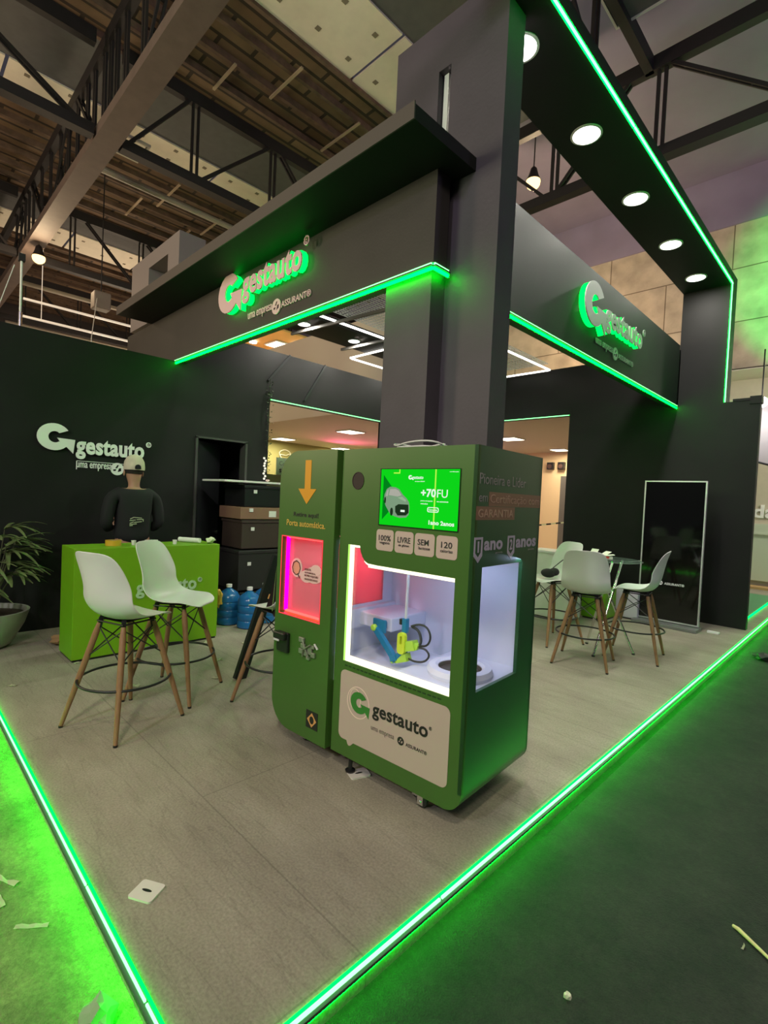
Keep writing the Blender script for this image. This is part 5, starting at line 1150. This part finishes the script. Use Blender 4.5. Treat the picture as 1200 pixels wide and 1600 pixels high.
s = MB(); s.bm.free(); s.bm = bm; s.build('cloth', mat('jacket_brown', (0.022, 0.010, 0.010), 0.85), root, True)
b = MB(); b.tube([(-0.02, -0.075, 0.02), (0.0, -0.07, 0.30), (0.03, -0.05, 0.5)], 0.004, 6); b.build('zip', M_chrome, root)
root = empty('waste_bin', (-3.62, 2.92, 0), 0, 'translucent grey plastic bin behind the half hidden stool', 'bin')
b = MB(); b.lathe([(0, 0.004), (0.135, 0.004), (0.18, 0.40), (0.187, 0.42), (0.174, 0.42), (0.128, 0.012), (0, 0.012)], 30); b.build('bin_body', mat('bin_grey', (0.42, 0.44, 0.47), 0.4), root, True)
b = MB(); b.lathe([(0.182, 0.415), (0.196, 0.42), (0.196, 0.43), (0.17, 0.43), (0.17, 0.42), (0.182, 0.415)], 30); b.build('rim', mat('bin_rim', (0.5, 0.7, 0.6), 0.4), root, True)

# garland at the wall end and light strip
root = empty('hanging_ivy', (XW + 0.02, 3.985, 3.25), 0, 'thin hanging ivy garland on the wall edge beside the opening', 'ivy')
b = MB(); b.tube([(0.02 + 0.01 * math.sin(i), 0.01 * math.cos(2 * i), -i * 0.12) for i in range(12)], 0.004, 6); b.build('vine', mat('vine_dark', (0.03, 0.04, 0.015), 0.7), root)
b = MB(); rnd = random.Random(4)
for i in range(150):
    z = -rnd.random() * 1.35; c = Vector((0.03 + rnd.uniform(-0.02, 0.04), rnd.uniform(-0.045, 0.045), z)); d = Vector((rnd.uniform(-1, 1), rnd.uniform(-1, 1), rnd.uniform(-1, 0.2))).normalized() * rnd.uniform(0.02, 0.04); sd = d.cross(Vector((rnd.random(), rnd.random(), 1))).normalized() * 0.012
    b.quad(c, c + d * 0.5 + sd, c + d, c + d * 0.5 - sd)
o = b.build('leaves', mat('ivy_leaf', (0.05, 0.075, 0.03), 0.7), root)
root = empty('bulb_string', (XW + 0.03, 3.955, 1.80), 0, 'short string of small white bulbs below the ivy', 'string light')
b = MB()
for i in range(9): b.sphere((0.008 * (i % 2), 0.012 * math.sin(i * 2.1), i * 0.037), 0.017, n=8)
b.build('bulbs', emis('string_bulb', (1.0, 0.95, 0.75), 1.1), root, True)
b = MB(); b.tube([(0, 0, -0.02), (0, 0, 0.36)], 0.004, 6); b.build('cord', M_wire, root)

# ------------------------------------------------------------------ potted palm
root = empty('potted_palm', (-6.02, 0.75, 0), 0, 'potted lady palm in a shallow grey bowl at the left edge', 'potted plant')
b = MB(); b.lathe([(0, 0.0), (0.16, 0.0), (0.21, 0.03), (0.31, 0.22), (0.345, 0.33), (0.35, 0.35), (0.325, 0.35), (0.31, 0.30), (0, 0.30)], 40); b.build('bowl', mat('stone_bowl', (0.34, 0.33, 0.29), 0.6, var=0.12), root, True)
b = MB(); b.lathe([(0, 0.318), (0.2, 0.315), (0.315, 0.305)], 24); b.build('soil', mat('soil', (0.05, 0.035, 0.02), 0.9, bump=0.8, bscale=50), root)
rnd = random.Random(11)
M_leaf = mat('palm_leaf', (0.135, 0.17, 0.065), 0.42, var=0.35, vscale=14)
M_stem = mat('palm_stem', (0.08, 0.075, 0.04), 0.8)
def blade(b, base, d, L, w, droop):
    d = d.normalized(); side = d.cross(Vector((0, 0, 1)))
    if side.length < 0.1: side = Vector((1, 0, 0))
    side.normalize(); prevL = prevR = prevC = None
    N = 7
    for i in range(N + 1):
        t = i / N; p = base + d * (L * t) + Vector((0, 0, -droop * t * t)); ww = w * math.sin(PI * min(1, 0.10 + t * 0.86)) ** 0.7 + 0.001
        l = b.bm.verts.new(p - side * ww + Vector((0, 0, ww * 0.3))); c = b.bm.verts.new(p); r = b.bm.verts.new(p + side * ww + Vector((0, 0, ww * 0.3)))
        if i: b.bm.faces.new((prevL, prevC, c, l)); b.bm.faces.new((prevC, prevR, r, c))
        prevL, prevC, prevR = l, c, r
for k in range(13):
    a = rnd.uniform(0, 2 * PI) if k > 6 else (-0.6 + k * 0.42); h = 0.34 + 0.66 * ((k * 5) % 13) / 13; rr = 0.06 + 0.10 * rnd.random()
    base = Vector((0.05 * math.cos(a), 0.05 * math.sin(a), 0.31)); top = Vector((rr * 1.9 * math.cos(a), rr * 1.9 * math.sin(a), 0.31 + h * 0.86))
    st = MB(); st.tube([base, base.lerp(top, 0.5) + Vector((0, 0, 0.04)), top], [0.010, 0.007, 0.004], 8); so = st.build('stem', M_stem, root)
    lf = MB(); nb = rnd.randint(7, 9)
    for i in range(nb):
        ang = a + (i - (nb - 1) / 2) * 0.34; el = 0.35 + 0.35 * rnd.random() - 0.06 * abs(i - nb / 2)
        blade(lf, top, Vector((math.cos(ang), math.sin(ang), el)), 0.30 + 0.12 * rnd.random(), 0.017 + 0.006 * rnd.random(), 0.12 + 0.12 * rnd.random())
    lf.build('leaf_fan', M_leaf, so, True)

# ------------------------------------------------------------------ person
def skin(name, chains, m, parent, sub=2, mats=None, picker=None):
    """chains: list of lists of (point, radius) joined where points coincide"""
    me = bpy.data.meshes.new(name); verts = []; rad = []; idx = {}; edges = []
    for chn in chains:
        prev = None
        for p, r in chn:
            k = tuple(round(c, 4) for c in p)
            if k not in idx: idx[k] = len(verts); verts.append(p); rad.append(r)
            i = idx[k]
            if prev is not None and prev != i: edges.append((prev, i))
            prev = i
    me.from_pydata(verts, edges, [])
    o = bpy.data.objects.new(name, me); COL.objects.link(o)
    sk = o.modifiers.new('skin', 'SKIN'); sk.use_smooth_shade = True
    if not me.skin_vertices: me.attributes
    lay = me.skin_vertices[0].data if me.skin_vertices else None
    if lay:
        for i, r in enumerate(rad):
            lay[i].radius = r if isinstance(r, tuple) else (r, r)
        lay[0].use_root = True
    ss = o.modifiers.new('sub', 'SUBSURF'); ss.levels = sub; ss.render_levels = sub
    bpy.context.view_layer.update(); dg = bpy.context.evaluated_depsgraph_get()
    m2 = bpy.data.meshes.new_from_object(o.evaluated_get(dg)); bpy.data.objects.remove(o)
    m2.name = name; m2.materials.clear()
    for x in (mats or [m]): m2.materials.append(x)
    for p in m2.polygons:
        p.use_smooth = True
        p.material_index = picker(p.center) if picker else 0
    o = bpy.data.objects.new(name, m2); COL.objects.link(o); o.parent = parent
    return o
PR = empty('person', (-5.84, 1.99, 0), PI, 'person seen from behind in a pale cap and black T-shirt, behind the lime counter', 'person')
# local: +x = facing direction (towards the wall), y left
M_skin = mat('skin', (0.42, 0.22, 0.14), 0.55); M_shirt = mat('black_shirt', (0.008, 0.008, 0.009), 0.85); M_pants = mat('dark_trousers', (0.014, 0.014, 0.018), 0.8)
leg = lambda s: [((0, 0, 0.98), (0.13, 0.16)), ((0, 0.09 * s, 0.90), 0.105), ((0.01, 0.11 * s, 0.52), 0.070), ((-0.01, 0.12 * s, 0.12), 0.045), ((0.0, 0.12 * s, 0.05), 0.045), ((0.14, 0.13 * s, 0.035), 0.035)]
def arm(s): return [((0, 0, 1.44), 0.10), ((0, 0.15 * s, 1.485), 0.072), ((0.0, 0.215 * s, 1.45), 0.058), ((-0.02, 0.27 * s, 1.17), 0.042), ((0.10, 0.20 * s, 1.10), 0.036), ((0.22, 0.10 * s, 1.16), 0.026), ((0.245, 0.085 * s, 1.175), 0.030), ((0.285, 0.06 * s, 1.195), 0.032)]
def fingers(s):
    base = ((0.285, 0.06 * s, 1.195), 0.032); out = []
    for k, (dy, L) in enumerate(((0.030, 0.062), (0.010, 0.075), (-0.010, 0.070), (-0.028, 0.052))):
        p = Vector((0.305, 0.06 * s + dy, 1.205)); out.append([base, (tuple(p), 0.010), (tuple(p + Vector((L * 0.5, -0.008 * s, 0.004))), 0.009), (tuple(p + Vector((L * 0.75, -0.022 * s, -0.012))), 0.0075)])
    p = Vector((0.262, 0.045 * s, 1.205)); out.append([((0.245, 0.085 * s, 1.175), 0.030), (tuple(p + Vector((0, 0, 0.02))), 0.011), (tuple(p + Vector((0.025, -0.015 * s, 0.040))), 0.009)])
    return out
head = [((0, 0, 1.44), 0.10), ((0.0, 0, 1.53), 0.060), ((0.005, 0, 1.60), 0.056), ((0.02, 0, 1.68), (0.078, 0.085)), ((0.02, 0, 1.76), (0.082, 0.092)), ((0.015, 0, 1.82), (0.060, 0.070))]
spine = [((0, 0, 0.98), (0.13, 0.16)), ((0, 0, 1.12), (0.105, 0.15)), ((0, 0, 1.28), (0.115, 0.175)), ((0, 0, 1.44), 0.10)]
chains = [spine, head, leg(1), leg(-1), arm(1), arm(-1)] + fingers(1) + fingers(-1)
skin('body', chains, M_skin, PR, 2)
sleeve = lambda s: [((0, 0, 1.42), (0.12, 0.13)), ((0, 0.15 * s, 1.475), 0.088), ((0.0, 0.22 * s, 1.44), 0.078), ((-0.015, 0.255 * s, 1.28), 0.068), ((-0.02, 0.272 * s, 1.17), 0.062), ((0.09, 0.21 * s, 1.105), 0.055)]
skin('t_shirt', [[((0, 0, 0.93), (0.16, 0.20)), ((0, 0, 1.10), (0.145, 0.195)), ((0, 0, 1.28), (0.15, 0.20)), ((0, 0, 1.42), (0.12, 0.13)), ((0, 0, 1.515), 0.075)], sleeve(1), sleeve(-1)], M_shirt, PR, 2)
lg2 = lambda s: [((0, 0, 0.97), (0.145, 0.175)), ((0, 0.092 * s, 0.88), 0.122), ((0.01, 0.11 * s, 0.52), 0.088), ((-0.01, 0.12 * s, 0.10), 0.065)]
skin('trousers', [lg2(1), lg2(-1)], M_pants, PR, 2)
for s in (1, -1):
    b = MB(); b.sphere((0.06, 0.125 * s, 0.045), 0.05, 2.6, 1.0, 0.9, 16); b.build('shoe', M_black2, PR, True)
b = MB()
b.lathe([(0, 0.135), (0.04, 0.130), (0.075, 0.105), (0.098, 0.06), (0.106, 0.0), (0.104, -0.03), (0.098, -0.03), (0.098, 0.0), (0.07, 0.095), (0, 0.125)], 32, (0.012, 0, 1.77)); cap = b.build('cap', mat('pale_cap', (0.60, 0.52, 0.40), 0.75, var=0.15, vscale=12), PR, True)
b = MB(); b.plate(circ(0, 0, 0.085, 20, -PI / 2, PI / 2, 0.078), [], lambda u, v, t: Vector((0.095 + u, v, 1.755 - 0.25 * u * u / 0.085 + t)), 0, 0.005); b.build('peak', MATS['pale_cap'], cap)
b = MB(); b.plate(circ(0, 1.768, 0.030, 14, 0, PI) + [(-0.03, 1.75), (0.03, 1.75)], [], lambda u, v, t: Vector((-0.096 + t, u, v)), -0.008, 0.002); b.build('strap_gap', M_black2, cap)
b = MB(); b.lathe([(0.080, 1.70), (0.096, 1.745), (0.096, 1.76), (0.088, 1.76)], 28, (0.018, 0, 0)); o = b.build('hair', mat('dark_hair', (0.02, 0.013, 0.010), 0.8), PR, True)
for s in (1, -1):
    b = MB(); b.sphere((0.03, 0.094 * s, 1.705), 0.026, 0.8, 0.35, 1.2, 12); b.build('ear', M_skin, PR, True)
b = MB(); b.sphere((0.112, 0, 1.70), 0.018, 1.0, 0.7, 1.5, 10); b.build('nose', M_skin, PR, True)
b = MB()
for s in (1, -1): b.sphere((0.095, 0.032 * s, 1.725), 0.012, 0.7, 1.2, 0.7, 10)
b.build('eyes', M_white, PR, True)
b = MB(); b.sphere((0.098, 0, 1.655), 0.02, 0.5, 1.2, 0.3, 10); b.build('mouth', mat('lips', (0.35, 0.12, 0.09), 0.6), PR, True)
b = MB(); rnd = random.Random(2)
for (y0, z0, y1, z1) in ((-0.03, 1.235, 0.05, 1.242), (0.05, 1.242, 0.085, 1.225), (-0.045, 1.222, 0.02, 1.218), (0.03, 1.215, 0.09, 1.208), (-0.045, 1.222, -0.045, 1.198), (-0.03, 1.198, 0.045, 1.190), (0.05, 1.195, 0.088, 1.18), (0.02, 1.175, 0.09, 1.168), (0.06, 1.158, 0.088, 1.155)):
    b.bar((-0.170, y0, z0), (-0.170, y1, z1), 0.006, 0.008)
b.build('shirt_print', mat('shirt_print', (0.42, 0.45, 0.30), 0.6), PR)
PR.scale = (1.02, 1.02, 1.022)

# ------------------------------------------------------------------ litter
M_lit = mat('litter_pale', (0.66, 0.68, 0.48), 0.7)
def scrap(x, y, z, L, w2, rz, label, m=None, group='paper scraps on the grey floor'):
    rnd = random.Random(int((x + 20) * 1000 + y * 77)); b = MB(); N = 5; ca, sa = math.cos(rz), math.sin(rz); prev = None
    for i in range(N + 1):
        t = i / N - 0.5; zz = 0.004 + 0.012 * rnd.random(); ww = w2 * (0.6 + 0.8 * rnd.random()) / 2
        px, py = x + ca * t * L, y + sa * t * L
        row = [b.bm.verts.new((px - sa * ww, py + ca * ww, z + zz)), b.bm.verts.new((px + sa * ww, py - ca * ww, z + 0.003 + 0.008 * rnd.random()))]
        if prev: b.bm.faces.new((prev[0], prev[1], row[1], row[0]))
        prev = row
    bmesh.ops.solidify(b.bm, geom=list(b.bm.faces), thickness=0.0015)
    tag(b.build('paper_scrap', m or M_lit), label, 'paper scrap', group)
for a in ((-4.49, 1.89, .07, .03, .3, 'pale paper scrap below the middle of the lime counter'), (-4.85, 1.71, .08, .03, 1.2, 'pale scrap at the foot of the lime counter, behind the stool legs'),
          (-4.18, 1.47, .09, .04, .8, 'pale curled scrap under the stool nearest the left'), (-5.02, 1.28, .05, .02, 2.0, 'tiny pale scrap at the counter corner'),
          (-3.96, 2.05, .06, .03, .5, 'pale scrap beside the front leg of the right-facing stool'), (-4.36, 2.30, .06, .02, 1.6, 'small pale scrap right of the counter end'),
          (-4.74, .77, .05, .03, .9, 'tiny pale scrap on the floor near the left edge'), (-4.95, 2.45, .08, .03, 2.4, 'pale scrap near the water bottles'), (-4.7, 2.75, .07, .03, .2, 'pale scrap between bottles and leaning panel')):
    scrap(a[0], a[1], 0, a[2], a[3], a[4], a[5])
crumple('brown_bag', (-5.75, 1.30, 0.0), 0.09, mat('kraft', (0.30, 0.17, 0.08), 0.75), 'crumpled brown paper bag on the floor between palm bowl and counter', seed=12, flat=0.5)
scrap(-2.57, 0.40, -0.1, 0.16, 0.018, 0.5, 'long pale splinter on the green-lit carpet at the left edge', None, 'scraps on the left carpet')
scrap(-2.46, 0.36, -0.1, 0.12, 0.035, 0.1, 'torn pale strip on the left carpet below the splinter', None, 'scraps on the left carpet')
scrap(-2.22, 0.44, -0.1, 0.12, 0.012, 0.9, 'thin straw on the green-lit carpet', None, 'scraps on the left carpet')
crumple('torn_plastic', (-1.64, 0.50, -0.1), 0.055, mat('torn_green', (0.25, 0.42, 0.2), 0.5), 'torn plastic piece at the bottom left against the platform edge', seed=21, flat=1.1)
scrap(-1.62, 0.43, -0.1, 0.14, 0.07, 1.1, 'curled dark foil beside the torn plastic', mat('dark_foil', (0.08, 0.05, 0.05), 0.35, 0.5), 'scraps on the left carpet')
root = empty('stick', (-0.35, 2.508, -0.09), 0, 'thin pale stick lying on the dark right carpet', 'stick')
b = MB(); b.tube([(0, 0, 0), (0.02, -0.010, 0.004), (0.17, -0.11, 0.004), (0.35, -0.23, 0.002)], [0.006, 0.008, 0.005, 0.004], 8); b.build('straw', mat('straw_yellow', (0.62, 0.55, 0.25), 0.6), root, True)
scrap(-0.30, 2.42, -0.1, 0.03, 0.008, 1.5, 'tiny fibre beside the pale stick', None, 'scraps on the right carpet')
crumple('white_pellet', (-0.688, 1.708, -0.1), 0.012, M_lit, 'small white pellet on the right carpet near the bottom', seed=31)
crumple('dark_scrap', (-0.92, 7.43, -0.1), 0.11, mat('dark_scrap', (0.012, 0.013, 0.012), 0.6), 'crumpled dark scrap on the carpet at the right edge', seed=33, flat=0.35)
